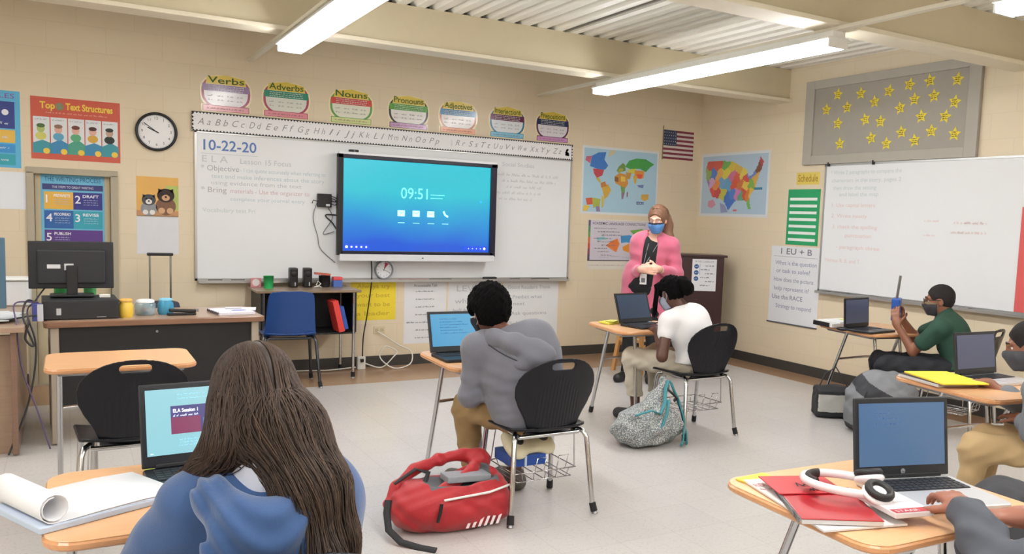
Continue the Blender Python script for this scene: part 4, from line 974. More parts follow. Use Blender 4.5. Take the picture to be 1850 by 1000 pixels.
m = MB(); m.prism(rrect(.26, .2, .03), 0, .17, M('#e2e4e6', .4), None, .01); m.build('tub', t); m = MB(); m.prism(rrect(.28, .22, .03), .17, .185, M('#eceeee', .4), None, .004); m.build('lid', t)
def monitor(x, y, z, yaw, label, w_, h_, zc, back=True, bc='#25272c'):
    t = thing('monitor', label, 'monitor', (x, y, z), yaw)
    m = MB(); m.box((0, 0, zc), (w_, .022, h_), M(bc, .45), .006); m.box((0, .02, zc-.01), (w_*.8, .03, h_*.72), M(bc, .5), .01); m.build('case', t)
    m = MB(); m.box((0, -.0125, zc), (w_*.96, .002, h_*.9), M('#0c0d10', .15)); m.build('panel', t)
    m = MB(); m.box((0, .035, zc*.5), (.06, .02, zc), M('#1c1d20', .45), .006); m.build('stand', t)
    m = MB(); m.prism(rrect(.24, .17, .03), 0, .012, M('#1c1d20', .4), Matrix.Translation((0, .02, 0)), .004); m.build('foot', t)
    return t
t = monitor(.025, 6.06, .865, PI, 'black monitor seen from behind standing on the flat computer on the teacher desk', .455, .29, .19)
s = Sheet(.0357); s.T = Matrix.Rotation(PI, 4, 'Z'); s.rect(-.13, -.06, .17, .195, paper('#d4d4d6')); s.rect(-.04, .01, .16, .2, paper('#c9c9cc')); s.scribble(-.03, .14, .05, .008, ink('#a9a9aa'), 1, .002, 2); s.build('label_sticker', t)
t = thing('desktop_computer', 'flat black desktop computer lying under the monitor', 'computer', (.065, 6.0, .7412), math.radians(2))
m = MB(); m.box((0, 0, .06), (.4, .34, .115), M('#232428', .5), .006); m.build('case', t)
s = Sheet(.171); s.rect(-.13, -.105, .03, .07, paper('#b9b9bc')); s.rect(.08, .13, .012, .016, paper('#9a9a9c')); s.build('label_sticker', t)
t = thing('tissue_box', 'small purple and white box at the left end of the flat computer', 'box', (-.155, 5.83, .7412), 0)
m = MB(); m.box((0, 0, .05), (.05, .06, .1), M('#4a4f96', .5), .003); m.box((.016, -.0305, .05), (.03, .002, .1), paper('#c9c9cf')); m.build('carton', t)
monitor(-.575, 5.74, .7405, math.radians(172), 'monitor with slate blue back at the left picture edge', .56, .4, .29, bc='#4c6a80')
def cup(x, y, z, label, col, r=.038, h=.1, name='cup', rt=None):
    rt = rt or r*1.18
    m = MB(); c = M(col, .4); m.lathe((x, y, z), [(r, .0), (rt, h), (rt+.002, h), (rt-.003, h), (r-.003, .004)], c, 24)
    return m.build(name, None, label, 'cup')
cup(-.04, 6.3, .7412, 'tall green cup half hidden behind the monitor, on the side of the cables', '#4fcf7c', .032, .2); cup(.125, 6.3, .7412, 'tall green cup half hidden behind the monitor, on the side of the yellow jar', '#5fd489', .032, .2)
bx = MB(); bx.box((.2, 6.0, .867), (.06, .03, .018), paper('#e2e0da'), .003); bx.build('eraser_block', None, 'white block lying on top of the flat computer', 'eraser')
t = thing('yellow_jar', 'yellow plastic jar beside the flat computer', 'jar', (.31, 5.9, .7412)); m = MB(); m.lathe((0, 0, 0), [(.036, 0), (.042, .02), (.042, .075), (.034, .09), (.034, .1)], M('#e3c04a', .35), 24); m.build('body', t); m = MB(); m.lathe((0, 0, .1), [(.038, 0), (.038, .012), (.03, .016)], M('#d9a850', .4), 24); m.build('lid', t)
GLS = M('#a9c4cf', .08, alpha=.45, var=.2, scale=20)
t = thing('candy_jar', 'clear round jar of mixed sweets on the teacher desk', 'jar', (.425, 6.0, .7412)); m = MB(); m.lathe((0, 0, 0), [(.052, 0), (.06, .01), (.06, .07), (.05, .08)], GLS, 24); m.build('body', t)
m = MB(); m.lathe((0, 0, .08), [(.053, 0), (.053, .014), (.04, .02)], M('#dfe3e6', .35), 24); m.build('lid', t)
rc = random.Random(8)
for k in range(16):
    m = MB(); a = rc.uniform(0, 6.28); r = rc.uniform(.005, .042); m.ball((.425+r*math.cos(a), 6.0+r*math.sin(a), .756+(k // 6)*.018), (.011, .008, .008), M(rc.choice(('#c9503c', '#3c6a4a', '#d9d4c8', '#4a5a8a', '#26262a')), .4), 8); m.build('sweet', None, 'small wrapped sweet in the clear jar on the teacher desk', 'sweet', 'sweets in the clear jar')
t = thing('blue_jar', 'clear turquoise blue jar next to the jar of sweets', 'jar', (.545, 6.02, .7412)); m = MB(); m.lathe((0, 0, 0), [(.042, 0), (.05, .02), (.046, .07), (.036, .088)], M('#3f9cc4', .15, alpha=.8, var=.15), 24); m.build('body', t); m = MB(); m.lathe((0, 0, .088), [(.038, 0), (.038, .012), (.03, .016)], M('#7cc0dc', .3), 20); m.build('lid', t)
t = thing('stapler', 'black stapler lying on the teacher desk', 'stapler', (.63, 5.93, .7412), math.radians(5)); m = MB(); m.box((0, 0, .008), (.17, .04, .014), DARKP, .004); m.build('base', t); m = MB(); m.box((.005, 0, .03), (.16, .036, .022), DARKP, .008, Matrix.Rotation(.06, 3, 'Y')); m.build('arm', t); m = MB(); m.box((.09, 0, .03), (.02, .03, .02), STEEL, .003); m.build('nose', t)
t = thing('planner', 'open spiral planner with blue cover print on the teacher desk corner', 'book', (.94, 6.0, .7412), math.radians(8))
m = MB(); m.box((0, 0, .01), (.23, .28, .018), paper('#d8d8e2'), .002); m.build('pages', t)
s = Sheet(.0); s.T = Matrix.Translation((0, 0, .0195)) @ Matrix.Rotation(-PI/2, 4, 'X'); s.rect(-.1, .1, -.12, .12, paper('#e2e2ea')); s.disc(.04, -.03, .05, ink('#4a4aa0'), 2, .035); s.disc(.04, -.03, .03, ink('#8a8ad0'), 3, .02); s.rect(-.02, .09, .05, .08, ink('#2f2f5c'), 2); s.build('cover', t)
m = MB(); m.tube([(-.117+.004*math.cos(k*1.9), -.13+.26*k/60, .012+.009*math.sin(k*1.9)) for k in range(61)], .0018, ink('#5a4a50'), 5); m.build('spiral', t)
for k, (dx, dy, rz_) in enumerate(((-.02, .03, .3), (.03, .0, -.2))):
    m = MB(); m.box((.99+dx, 6.13+dy, .7412+.004+k*.007), (.2, .16, .006), paper('#dcdce4'), .001, Matrix.Rotation(rz_, 3, 'Z')); m.build('loose_paper', None, ('lower' if k == 0 else 'upper')+' of the two white papers behind the planner', 'paper')
t = thing('rolling_suitcase', 'navy rolling case with raised chrome handle behind the teacher desk', 'suitcase', (.64, 7.42, 0))
m = MB(); m.box((0, 0, .37), (.27, .2, .62), M('#24304c', .6), .05); m.build('body', t)
m = MB()
for sx in (-1, 1): m.cyl((sx*.075, .06, .66), (sx*.075, .06, 1.04), .008, CHROME)
m.build('handle_tubes', t, 'chrome telescopic tubes'); m = MB(); m.box((0, .06, 1.05), (.19, .03, .025), DARKP, .008); m.build('grip', t)
for sx in (-1, 1):
    m = MB(); m.cyl((sx*.11-.015, .07, .03), (sx*.11+.015, .07, .03), .03, RUBBER, seg=16); m.build('wheel', t)
DC = M('#2c2d30', .5)
cable('computer_cable', [(.0, 6.14, .98), (-.1, 6.1, .93), (-.17, 5.98, .84), (-.2, 5.72, .8), (-.16, 5.68, .6), (-.2, 5.66, .3), (-.3, 5.6, .01)], .005, DC, 'dark cable running from the back of the monitor over the desk end to the floor')
cable('computer_cable', [(-.13, 6.0, .8), (-.2, 5.85, .86), (-.22, 5.7, .78), (-.17, 5.67, .62), (-.21, 5.665, .66), (-.19, 5.68, .76)], .006, DC, 'dark looped cable hanging in the gap between the two desks')
cable('computer_cable', [(-.4, 5.8, .75), (-.3, 5.75, .76), (-.18, 5.75, .78), (-.14, 5.9, .76)], .0045, DC, 'thin dark cable lying across the papers towards the monitor')
cable('computer_cable', [(-.15, 5.9, .84), (-.26, 5.78, .85), (-.25, 5.66, .74), (-.23, 5.65, .5), (-.16, 5.63, .25), (-.1, 5.62, .02)], .0045, M('#5a4a6c', .5), 'purplish cable hanging down past the brown end panel')
# ---------------------------------------------------------------- black table under the board
t = thing('black_table', 'black-sided table with tan top under the whiteboard, behind the blue chair', 'table', (1.755, 7.42, 0))
m = MB(); m.prism(rrect(.86, .52, .02), .755, .775, wood('#8f7a63', '#7c6752', 'table_laminate'), None, .003); m.build('table_top', t)
m = MB(); m.box((0, .2, .58), (.78, .015, .35), M('#121214', .5)); m.build('back_panel', t)
for sx in (-1, 1): m = MB(); m.box((sx*.39, 0, .58), (.015, .42, .35), M('#121214', .5)); m.build('side_panel', t)
m = MB(); m.box((0, 0, .4), (.78, .42, .015), M('#161618', .5)); m.build('shelf', t)
for sx in (-1, 1):
    for sy in (-1, 1): add_leg(t, (sx*.375, sy*.2, .75), (sx*.375, sy*.2, 0), .013)
m = MB(); m.tube([(-.375, -.2, .2), (-.375, .2, .2)], .008, CHROME); m.build('crossbar', t)
t = thing('binder', 'red and blue binder leaning on the shelf of the black table', 'binder', (1.99, 7.22, .41), 0)
m = MB(); Rb = Matrix.Rotation(math.radians(-13), 3, 'Y'); m.box((-.015, 0, .145), (.05, .2, .27), M('#cf3b35', .5), .004, Rb); m.build('red_spine', t, 'red spine')
m = MB(); m.box((.035, .01, .13), (.035, .19, .2), M('#2a4fa0', .5), .004, Rb); m.build('blue_cover', t, 'blue folder')
def speaker(x, label):
    t = thing('computer_speaker', label, 'speaker', (x, 7.5, .775), 0, 'pair of black speakers')
    m = MB(); m.box((0, 0, .085), (.07, .08, .17), BLACKP, .012); m.build('cabinet', t)
    m = MB(); m.ball((0, -.038, .115), (.026, .006, .026), M('#0a0a0c', .5)); m.build('cone', t)
    m = MB(); m.box((.008, -.041, .03), (.007, .004, .032), M('#c9cacc', .3), .001); m.build('knob', t, 'pale slider')
speaker(1.68, 'tall black speaker on the black table, closer to the green cup'); speaker(1.8, 'tall black speaker on the black table, closer to the pencil holder')
cup(1.46, 7.42, .775, 'green plastic cup on the black table beside the little framed picture', '#2fae62', .036, .105)
t = thing('picture_frame', 'small pink-framed round picture standing on the black table', 'picture frame', (1.375, 7.52, .775)); m = MB(); m.box((0, 0, .04), (.085, .012, .08), M('#c9848a', .5), .003); m.build('frame', t)
s = Sheet(.0065); s.disc(0, .042, .03, paper('#dfd6d4')); s.build('picture', t)
t = thing('pencil_holder', 'dark mesh pencil pot with loose cords on the black table', 'pot', (1.95, 7.5, .775)); m = MB(); m.lathe((0, 0, 0), [(.045, 0), (.05, .1), (.052, .1), (.046, .098), (.04, .01)], M('#1d1a1c', .5), 20); m.build('pot', t)
m = MB(); m.box((-.02, 0, .115), (.14, .035, .02), M('#b5604a', .5), .004, Matrix.Rotation(.1, 3, 'Y')); m.build('stapler_remover', None, 'orange brown strip resting across the top of the pencil pot', 'tool').location = (1.95, 7.5, .775)
t = thing('tissue_pack', 'small red and blue tissue box at the end of the black table', 'box', (2.06, 7.5, .775)); m = MB(); m.box((0, 0, .03), (.08, .07, .06), M('#4a68b0', .5), .004); m.build('carton', t); m = MB(); m.box((0, 0, .075), (.082, .072, .03), M('#cf4a52', .5), .006); m.build('flap', t, 'red top flap')
m = MB(); m.tube([(1.84, 7.42, .782), (1.87, 7.4, .79), (1.9, 7.43, .81), (1.88, 7.45, .83), (1.86, 7.43, .8), (1.9, 7.4, .78)], .005, M('#d3d0cc', .5), 6); m.build('earbud_cord', None, 'white earphone cord bunched beside the speakers', 'cord')
# ---------------------------------------------------------------- stool and lectern
t = thing('wooden_stool', 'light wooden stool standing behind the desk of the girl in the white shirt', 'stool', (4.78, 6.68, 0), math.radians(20))
m = MB(); m.lathe((0, 0, .6), [(.15, 0), (.17, .008), (.17, .022), (.155, .032)], PINE, 28); m.build('seat', t)
for sx in (-1, 1):
    for sy in (-1, 1): m = MB(); m.box((sx*.135, sy*.135, .3), (.036, .036, .62), PINE, .004, Matrix.Rotation(-sx*.1, 3, 'Y') @ Matrix.Rotation(sy*.1, 3, 'X')); m.build('leg', t)
m = MB(); z = .26
for s_ in (-1, 1): m.box((0, s_*.14, z), (.26, .018, .028), PINE, .003); m.box((s_*.14, 0, z+.05), (.018, .26, .028), PINE, .003)
m.build('rungs', t)
t = thing('lectern', 'dark mahogany lectern in the corner beside the teacher', 'lectern', (5.90, 7.17, 0), math.radians(-30))
m = MB(); m.box((0, 0, .56), (.48, .34, 1.1), MAHOG, .006); m.build('cabinet', t); m = MB(); m.box((0, -.005, 1.115), (.54, .38, .025), MAHOG, .006); m.build('top_board', t)
t2 = thing('safety_notice', 'white printed notice with blue circles taped to the lectern', 'notice', t.matrix_world @ Vector((0, 0, 0)), 0)
t2.location = (5.90, 7.17, 0); t2.rotation_euler = (0, 0, math.radians(-30))
s = Sheet(.001); s.T = Matrix.Translation((.03, -.1715, .93)); s.back(-.13, .13, -.19, .15, paper('#d9dade')); s.text('IN THIS CLASSROOM', 0, .115, .018, ink('#7a6a86'), 2, w=.2, align='c')
for k in range(3): s.disc(-.085, .07-k*.065, .025, ink('#33588c'), 2); s.scribble(-.1, .066-k*.065, .03, .01, ink('#b9cbe0'), 3, .003, k)
for k in range(6): s.scribble(-.04 if k % 2 else .01, .075-k*.042, .1, .012, ink('#4a4c5c'), 2, .003, 40+k)
s.rect(-.05, -.045, -.02, .1, ink('#7a94c0'), 2); s.build('sheet', t2)
# ---------------------------------------------------------------- things on the student desks
def flat(x, y, z, yaw, name, label, cat, group=None): return thing(name, label, cat, (x, y, z), yaw, group)
def top_sheet(z): s = Sheet(.0); s.T = Matrix.Translation((0, 0, z)) @ Matrix.Rotation(-PI/2, 4, 'X'); return s
# near-left notepad rolled back
t = flat(.02, 2.38, ZT+.001, math.radians(25), 'composition_pad', 'white notepad with its pages rolled over, on the nearest left desk', 'notepad')
m = MB(); m.box((0, 0, .007), (.30, .25, .014), paper('#b9c6d8'), .002); m.box((0, 0, .0145), (.296, .246, .001), paper('#c6d2e4')); m.build('pad', t, 'pale blue pad')
prof = []
for k in range(24): a = -PI/2+2*PI*k/15; r = .034-.0007*k; prof.append((-.115+r*math.cos(a+PI)*1.0, .052+r*math.sin(a)))
m = MB(); vs = []; fs = []; sec = [(.165, .022), (.08, .02), (-.02, .018), (-.09, .017)]
cl = [(-.1+.0+x_*0, 0) for x_ in range(1)]
line = [(.20, .016), (.1, .022), (.0, .021), (-.1, .018)]+[(-.115-.033*math.sin(2*PI*k/14)*(1-k*.012), .052-.034*math.cos(2*PI*k/14)*(1-k*.012)) for k in range(22)]
for x_, z_ in line: vs += [(x_, -.12, z_), (x_, .13, z_)]
for k in range(len(line)-1): fs.append((2*k, 2*k+1, 2*k+3, 2*k+2))
m.add(vs, fs, paper('#e6e7ea'), True)
vs2 = [(a, b, c-.004) for a, b, c in vs[:8]]; m.add(vs2, fs[:3], paper('#dcdfe6')); o = m.build('rolled_pages', t, 'white pages curled into a roll')
md = o.modifiers.new('thickness', 'SOLIDIFY'); md.thickness = .002
t = flat(.215, 2.63, ZT+.001, 0, 'sticky_notes', 'small yellow-green note block beside the laptop on the nearest left desk', 'notes'); m = MB(); m.box((0, 0, .006), (.07, .07, .012), M('#c3cf4a', .7), .001); m.build('block', t)
# hoodie boy: nothing else; girl: folded yellow paper and open book
t = flat(3.46, 5.2, ZT+.001, .3, 'yellow_paper', 'crumpled yellow paper behind the laptop of the girl in the white shirt', 'paper'); m = MB(); m.box((0, 0, .008), (.14, .1, .014), M('#d6d24e', .7), .003, Matrix.Rotation(.05, 3, 'X')); m.box((.01, -.01, .02), (.1, .07, .006), M('#e0dc70', .7), .001, Matrix.Rotation(.3, 3, 'Z')); m.build('folded_sheet', t)
t = flat(3.86, 5.0, ZT+.001, -.1, 'open_workbook', 'open white workbook under the hands of the girl in the white shirt', 'book'); m = MB()
for s_ in (-1, 1): m.box((s_*.07, 0, .008), (.14, .2, .014), paper('#dcdde2'), .003, Matrix.Rotation(-s_*.05, 3, 'Y'))
m.build('pages', t)
# right front desk: notebooks, folder, headphones
t = flat(1.79, 1.6, ZT+.001, math.radians(-14), 'paper_folder', 'white printed folder under the red notebook', 'folder'); m = MB(); m.box((0, 0, .004), (.25, .42, .006), paper('#d8d4d2'), .001); m.build('cover', t)
s = top_sheet(.0072); s.text('READING', -.12, .14, .025, ink('#c0605c'), 1, w=.1); s.scribble(-.12, .11, .1, .012, ink('#c98a84'), 1, .003, 3); s.build('print', t)
t = flat(1.755, 1.545, ZT+.009, math.radians(-30), 'spiral_notebook', 'red spiral notebook on the nearest right desk, under the headphones', 'notebook')
m = MB(); m.box((0, 0, .007), (.21, .27, .012), paper('#c9c6c6'), .001); m.build('pages', t)
m = MB(); m.box((0, 0, .0145), (.212, .272, .0025), M('#a81c28', .35, coat=.4), .001); m.build('cover', t, 'glossy red cover')
m = MB(); m.tube([(-.108+.005*math.cos(k*2.1), -.13+.26*k/90, .008+.009*math.sin(k*2.1)) for k in range(91)], .0014, STEEL, 5); m.build('spiral', t)
t = flat(1.80, 1.68, ZT+.0255, math.radians(-22), 'red_folder', 'red folder lying half over the spiral notebook, with dark marks', 'folder'); m = MB(); m.box((0, 0, .002), (.2, .16, .003), M('#b4262e', .4), .001); m.build('cover', t)
s = top_sheet(.0038); s.scribble(-.02, -.02, .09, .03, ink('#3a2024'), 1, .005, 5); s.scribble(.0, -.06, .08, .025, ink('#3a2024'), 1, .005, 6); s.build('scrawl', t)
t = flat(1.89, 1.43, ZT+.0262, math.radians(-14), 'paperback', 'thin white paperback with red print sticking out under the headphones', 'book'); m = MB(); m.box((0, 0, .008), (.12, .16, .014), paper('#d8cfd0'), .002); m.build('pages', t)
s = top_sheet(.0155); s.rect(-.058, .058, -.078, -.05, ink('#b03a44'), 1); s.text('STAAR', -.05, -.073, .014, ink('#e6d0d0'), 2, w=.07); s.rect(-.055, .055, .0, .06, paper('#e6e2e2'), 1); s.build('print', t)
t = flat(1.775, 1.825, ZT+.0005, .1, 'yellow_card', 'yellow card peeking out behind the red folder', 'card'); m = MB(); m.box((0, 0, .003), (.12, .08, .005), M('#dcc84a', .6), .001); m.build('card', t)
t = flat(1.875, 1.55, ZT+.052, math.radians(48), 'headphones', 'white over-ear headphones with black pads on the red notebook', 'headphones')
WH = M('#e3e0e2', .25, coat=.5)
m = MB(); band = [(-.085*math.cos(PI*k/20)*1.0, .02+.125*math.sin(PI*k/20), .004+.008*math.sin(PI*k/20)) for k in range(21)]; band = [(-.08, -.02, .002)]+band+[(.08, -.02, .002)]
m.tube(band, .009, WH, 12, flat=1.35); m.build('headband', t)
m = MB(); m.tube([(p[0]*.9, p[1]*.9+.001, p[2]+.002) for p in band[7:17]], .0085, M('#2a2222', .6), 10, flat=1.7); m.build('band_padding', t, 'black inner padding')
for s_, tz in ((-1, .25), (1, -.15)):
    Rm = Matrix.Rotation(s_*.35, 3, 'Y') @ Matrix.Rotation(tz, 3, 'X')
    m = MB(); m.ball((s_*.075, -.045, .003), (.043, .043, .018), WH, 24, Rm); e = m.build('ear_cup', t)
    m = MB(); c0 = Vector((s_*.075, -.045, .003)); m.tube([c0+Rm @ Vector((.03*math.cos(a), .03*math.sin(a), .016)) for a in [2*PI*k/20 for k in range(20)]], .011, M('#1c1a1c', .5), 10, closed=True); m.ball(c0+Rm @ Vector((0, 0, .012)), (.024, .024, .004), M('#3a3a40', .7), 16, Rm); m.build('ear_pad', e)
# right side: yellow folder, papers
t = flat(3.83, 2.71, ZT+.001, math.radians(-14), 'exercise_book', 'white and black exercise book under the yellow folder', 'book'); m = MB(); m.box((0, 0, .009), (.23, .3, .016), paper('#d0c8c4'), .002); m.box((0, 0, .018), (.232, .302, .002), M('#33302f', .5)); m.build('pages', t)
t = flat(3.845, 2.67, ZT+.0205, math.radians(-20), 'yellow_folder', 'bright yellow paper folder on the desk of the cut-off student', 'folder'); m = MB(); m.box((0, 0, .005), (.25, .34, .007), M('#e8dd3f', .6, var=.03), .002); m.box((0, 0, .0015), (.255, .33, .002), M('#dcae5c', .6)); m.build('cover', t)
# boy in green: binder and books
t = flat(5.24, 4.62, ZT+.001, math.radians(-12), 'white_binder', 'white ring binder with black spine lying on the desk of the boy in green', 'binder'); m = MB(); m.box((0, 0, .016), (.3, .26, .03), paper('#d6d4d2'), .004); m.build('cover', t)
m = MB(); m.box((-.155, .0, .017), (.014, .2, .036), DARKP, .004); m.build('spine', t, 'black spine')
t = flat(5.28, 4.63, ZT+.0325, math.radians(2), 'papers', 'white and yellow papers stacked on the white binder', 'papers'); m = MB(); m.box((0, 0, .005), (.27, .22, .009), paper('#dfe0df'), .002); m.build('sheets', t)
m = MB(); m.box((.07, -.03, .014), (.1, .12, .006), M('#d9dc7a', .7), .001); m.build('yellow_sheet', t, 'yellow sheet on top')
t = flat(5.02, 4.38, ZT+.001, .2, 'computer_mouse', 'black mouse beside the laptop of the boy in green', 'mouse'); m = MB(); m.ball((0, 0, .012), (.03, .05, .016), DARKP, 16); m.build('shell', t)
# gadget case and blue box on the wire rack under the hoodie boy
t = thing('blue_book_box', 'blue box lying in the wire rack under the hoodie boy', 'box', (1.95, 3.7, .225)); m = MB(); m.box((0, 0, .03), (.19, .2, .055), M('#1f4a9c', .4), .004); m.box((-.02, -.101, .03), (.012, .002, .05), paper('#b9c8e0')); m.build('carton', t)
t = thing('control_pad', 'cream hand-held control pad with two black dials on the blue box', 'game pad', (1.96, 3.67, .315), math.radians(10)); t.rotation_euler = (math.radians(38), 0, math.radians(10))
V = Vol((-.17, -.12, -.01), (.17, .12, .08), .004); V.box((0, 0, .03), (.13, .07, .02), .02, k=.02)
V.ell((-.09, -.02, .03), (.055, .075, .026), k=.03); V.ell((.09, -.02, .03), (.055, .075, .026), k=.03); sdf_obj(V, 'shell', t, M('#cfc7a8', .5))
for x_ in (-.075, .08): m = MB(); m.lathe((x_, -.005, .054), [(.03, 0), (.03, .006), (.02, .012), (.006, .01)], M('#222224', .4), 20); m.build('dial', t, 'black round dial')
m = MB(); m.box((.0, .02, .052), (.03, .012, .006), DARKP, .002); m.build('button', t)
# blue box with ruler in the hands of the boy in green
t = thing('pencil_box', 'blue pencil box held up by the boy in green', 'pencil box', (5.30, 4.13, .875), math.radians(30))
m = MB(); m.box((0, 0, 0), (.095, .06, .165), M('#2450a4', .35, var=.08), .008, Matrix.Rotation(-.08, 3, 'Y')); m.build('box', t)
s = Sheet(.0305); s.rect(-.04, .035, -.045, -.028, paper('#9fb6dc')); s.build('label_strip', t)
m = MB(); m.box((5.315, 4.135, 1.03), (.026, .006, .19), M('#8c8e92', .3, .7), .001, Matrix.Rotation(.14, 3, 'Y')); m.build('metal_ruler', None, 'grey metal ruler sticking up out of the blue pencil box', 'ruler')

# ---------------------------------------------------------------- bags (soft solids)
def fold(amp, kx, ky, kz, w_=2.2):
    def f(x, y, z): return amp*(np.sin(kx*x+ky*y+kz*z+w_*np.sin(ky*x*.7-kx*y*.6+kz*z*.4))+.5*np.sin(1.9*kx*y-1.6*ky*x+2.1*kz*z+1.3*np.sin(kx*z*1.1)))
    return f
def n2(a): a = np.array(a, float); return a/np.linalg.norm(a)
# red backpack lying open on the floor
BO = np.array((1.545, 3.61, 0.))
t = thing('backpack', 'red backpack lying open on the floor beside the hoodie boy', 'backpack', tuple(BO))
V = Vol((-.36, -.25, -.005), (.34, .3, .36), .006)
V.ell((0, 0, .10), (.29, .17, .12), k=.03); V.box((.06, 0, .1), (.2, .15, .09), .07, k=.05); V.ell((-.17, 0, .11), (.13, .15, .11), k=.05); V.ell((.14, .02, .16), (.12, .13, .1), k=.05)
V.disp(fold(.004, 30, 18, 45)); V.ell((.03, -.02, .235), (.19, .085, .055), k=.015, mode='s'); V.cut((0, 0, .002), (0, 0, -1))
RB = M('#a8141f', .55, var=.1, bump=.3, bscale=300, sheen=.2); 
sdf_obj(V, 'body', t, [RB, M('#5a5c60', .7, bump=.3)], lambda c: ((c[:, 2] > .165) & (np.abs(c[:, 0]-.03) < .17) & (np.abs(c[:, 1]+.02) < .075)))
V = Vol((-.36, -.2, .02), (.32, .3, .42), .005)
pts = [(-.3, .02, .13), (-.25, .06, .19), (-.15, .1, .245), (-.02, .12, .275), (.1, .12, .285), (.18, .1, .275)]
for a, b in zip(pts, pts[1:]): V.cap(a, b, .026, k=.02)
pts2 = [(.18, .1, .275), (.12, .03, .235), (.0, -.03, .205), (-.12, -.07, .17)]
for a, b in zip(pts2, pts2[1:]): V.cap(a, b, .024, k=.02)
V.ell((.18, .09, .26), (.06, .05, .05), k=.03); V.disp(fold(.003, 40, 30, 30)); sdf_obj(V, 'shoulder_strap', t, RB)
m = MB(); m.tube([(-.31, .0, .15), (-.33, -.04, .11), (-.34, -.1, .05), (-.31, -.18, .018), (-.25, -.25, .008), (-.2, -.31, .008)], .016, M('#1a1a1e', .7), 8, flat=.3); m.build('webbing_strap', t, 'black webbing strap trailing on the floor')
m = MB(); m.tube([(-.27, .04, .21), (-.16, .06, .26), (-.1, .05, .24), (-.14, .0, .2), (-.2, .02, .2)], .013, M('#1a1a1e', .7), 8, flat=.4); m.build('webbing_strap', t, 'black webbing strap')
m = MB(); m.tube([(-.1, -.15, .165), (.0, -.165, .175), (.12, -.165, .18), (.24, -.13, .19)], .006, M('#d8d6d2', .5), 6); m.build('zip', t, 'pale zip edge')
m = MB(); m.tube([(-.12, -.172, .16), (-.13, -.18, .12), (-.14, -.178, .08)], .008, DARKP, 6); m.build('zip_flap', t)
s = Sheet(0); s.T = Matrix.Translation((.1, -.163, .045)) @ Matrix.Rotation(-.35, 4, 'X')
for k in range(6): s.poly([(-.1+k*.03, -.02), (-.085+k*.03, -.02), (-.06+k*.03, .02), (-.075+k*.03, .02)], M('#d9c6c6', .5), 1)
s.build('striped_logo', t)
m = MB(); m.box((BO[0]+.06, BO[1]-.02, .222), (.22, .1, .03), M('#8c9096', .5), .004, Matrix.Rotation(.05, 3, 'Y')); m.build('grey_book', None, 'grey book lying in the open red backpack', 'book')
# patterned grey drawstring bag with teal straps, hanging by the girl's chair
BO = (3.3, 4.42, 0)
t = thing('drawstring_bag', 'grey speckled bag with teal straps slumped beside the chair of the girl in white', 'bag', BO)
V = Vol((-.32, -.26, -.005), (.34, .28, .46), .006)
V.ell((-.03, 0, .12), (.25, .17, .13), k=.03); V.ell((-.14, -.02, .09), (.14, .14, .09), k=.05); V.ell((.1, .02, .1), (.13, .14, .1), k=.05)
V.cap((.0, .02, .2), (.1, .05, .33), .09, .045, k=.07); V.cap((.1, .05, .32), (.14, .06, .4), .035, .02, k=.04)
def ff(x, y, z): return .009*np.sin(28*x+40*z+2.5*np.sin(16*x-9*z+10*y))+.006*np.sin(60*z-35*x+30*y)
V.disp(ff); V.cut((0, 0, .002), (0, 0, -1))
def speck(c1, c2, c3):
    m = bpy.data.materials.new('speckled_cloth'); m.use_nodes = True; nt = m.node_tree; N = nt.nodes; L = nt.links; b = N['Principled BSDF']
    tc = N.new('ShaderNodeTexCoord'); vo = N.new('ShaderNodeTexVoronoi'); vo.inputs['Scale'].default_value = 130; L.new(tc.outputs['Object'], vo.inputs['Vector'])
    rp = N.new('ShaderNodeValToRGB'); rp.color_ramp.elements[0].position = .35; rp.color_ramp.elements[0].color = lin(c2); rp.color_ramp.elements[1].position = .5; rp.color_ramp.elements[1].color = lin(c1)
    L.new(vo.outputs['Distance'], rp.inputs[0]); L.new(rp.outputs[0], b.inputs['Base Color']); b.inputs['Roughness'].default_value = .85
    return m
SPK = speck('#70787c', '#c4c3be', '#888'); TEAL = M('#3c838c', .7, var=.15)
sdf_obj(V, 'sack', t, SPK)
for pts in ([(-.2, -.1, .22), (-.1, -.13, .25), (-.02, -.12, .22), (.03, -.1, .28), (.09, -.02, .36), (.14, .02, .4)], [(-.1, -.16, .1), (-.03, -.165, .16), (.02, -.14, .22), (.06, -.1, .3)], [(.14, .0, .4), (.19, -.04, .28), (.2, -.1, .15), (.14, -.17, .03), (.1, -.2, .02)], [(.15, .0, .39), (.23, -.02, .2), (.22, -.1, .06), (.17, -.17, .015)]):
    m = MB(); m.tube(pts, .013, TEAL, 8, flat=.5); m.build('teal_strap', t, 'teal fabric strap')
m = MB(); m.tube([(.1, -.02, .36), (.12, -.06, .33), (.16, -.05, .3), (.2, .02, .26)], .012, DARKP, 8, flat=.6); m.build('cord', t, 'black drawcord')
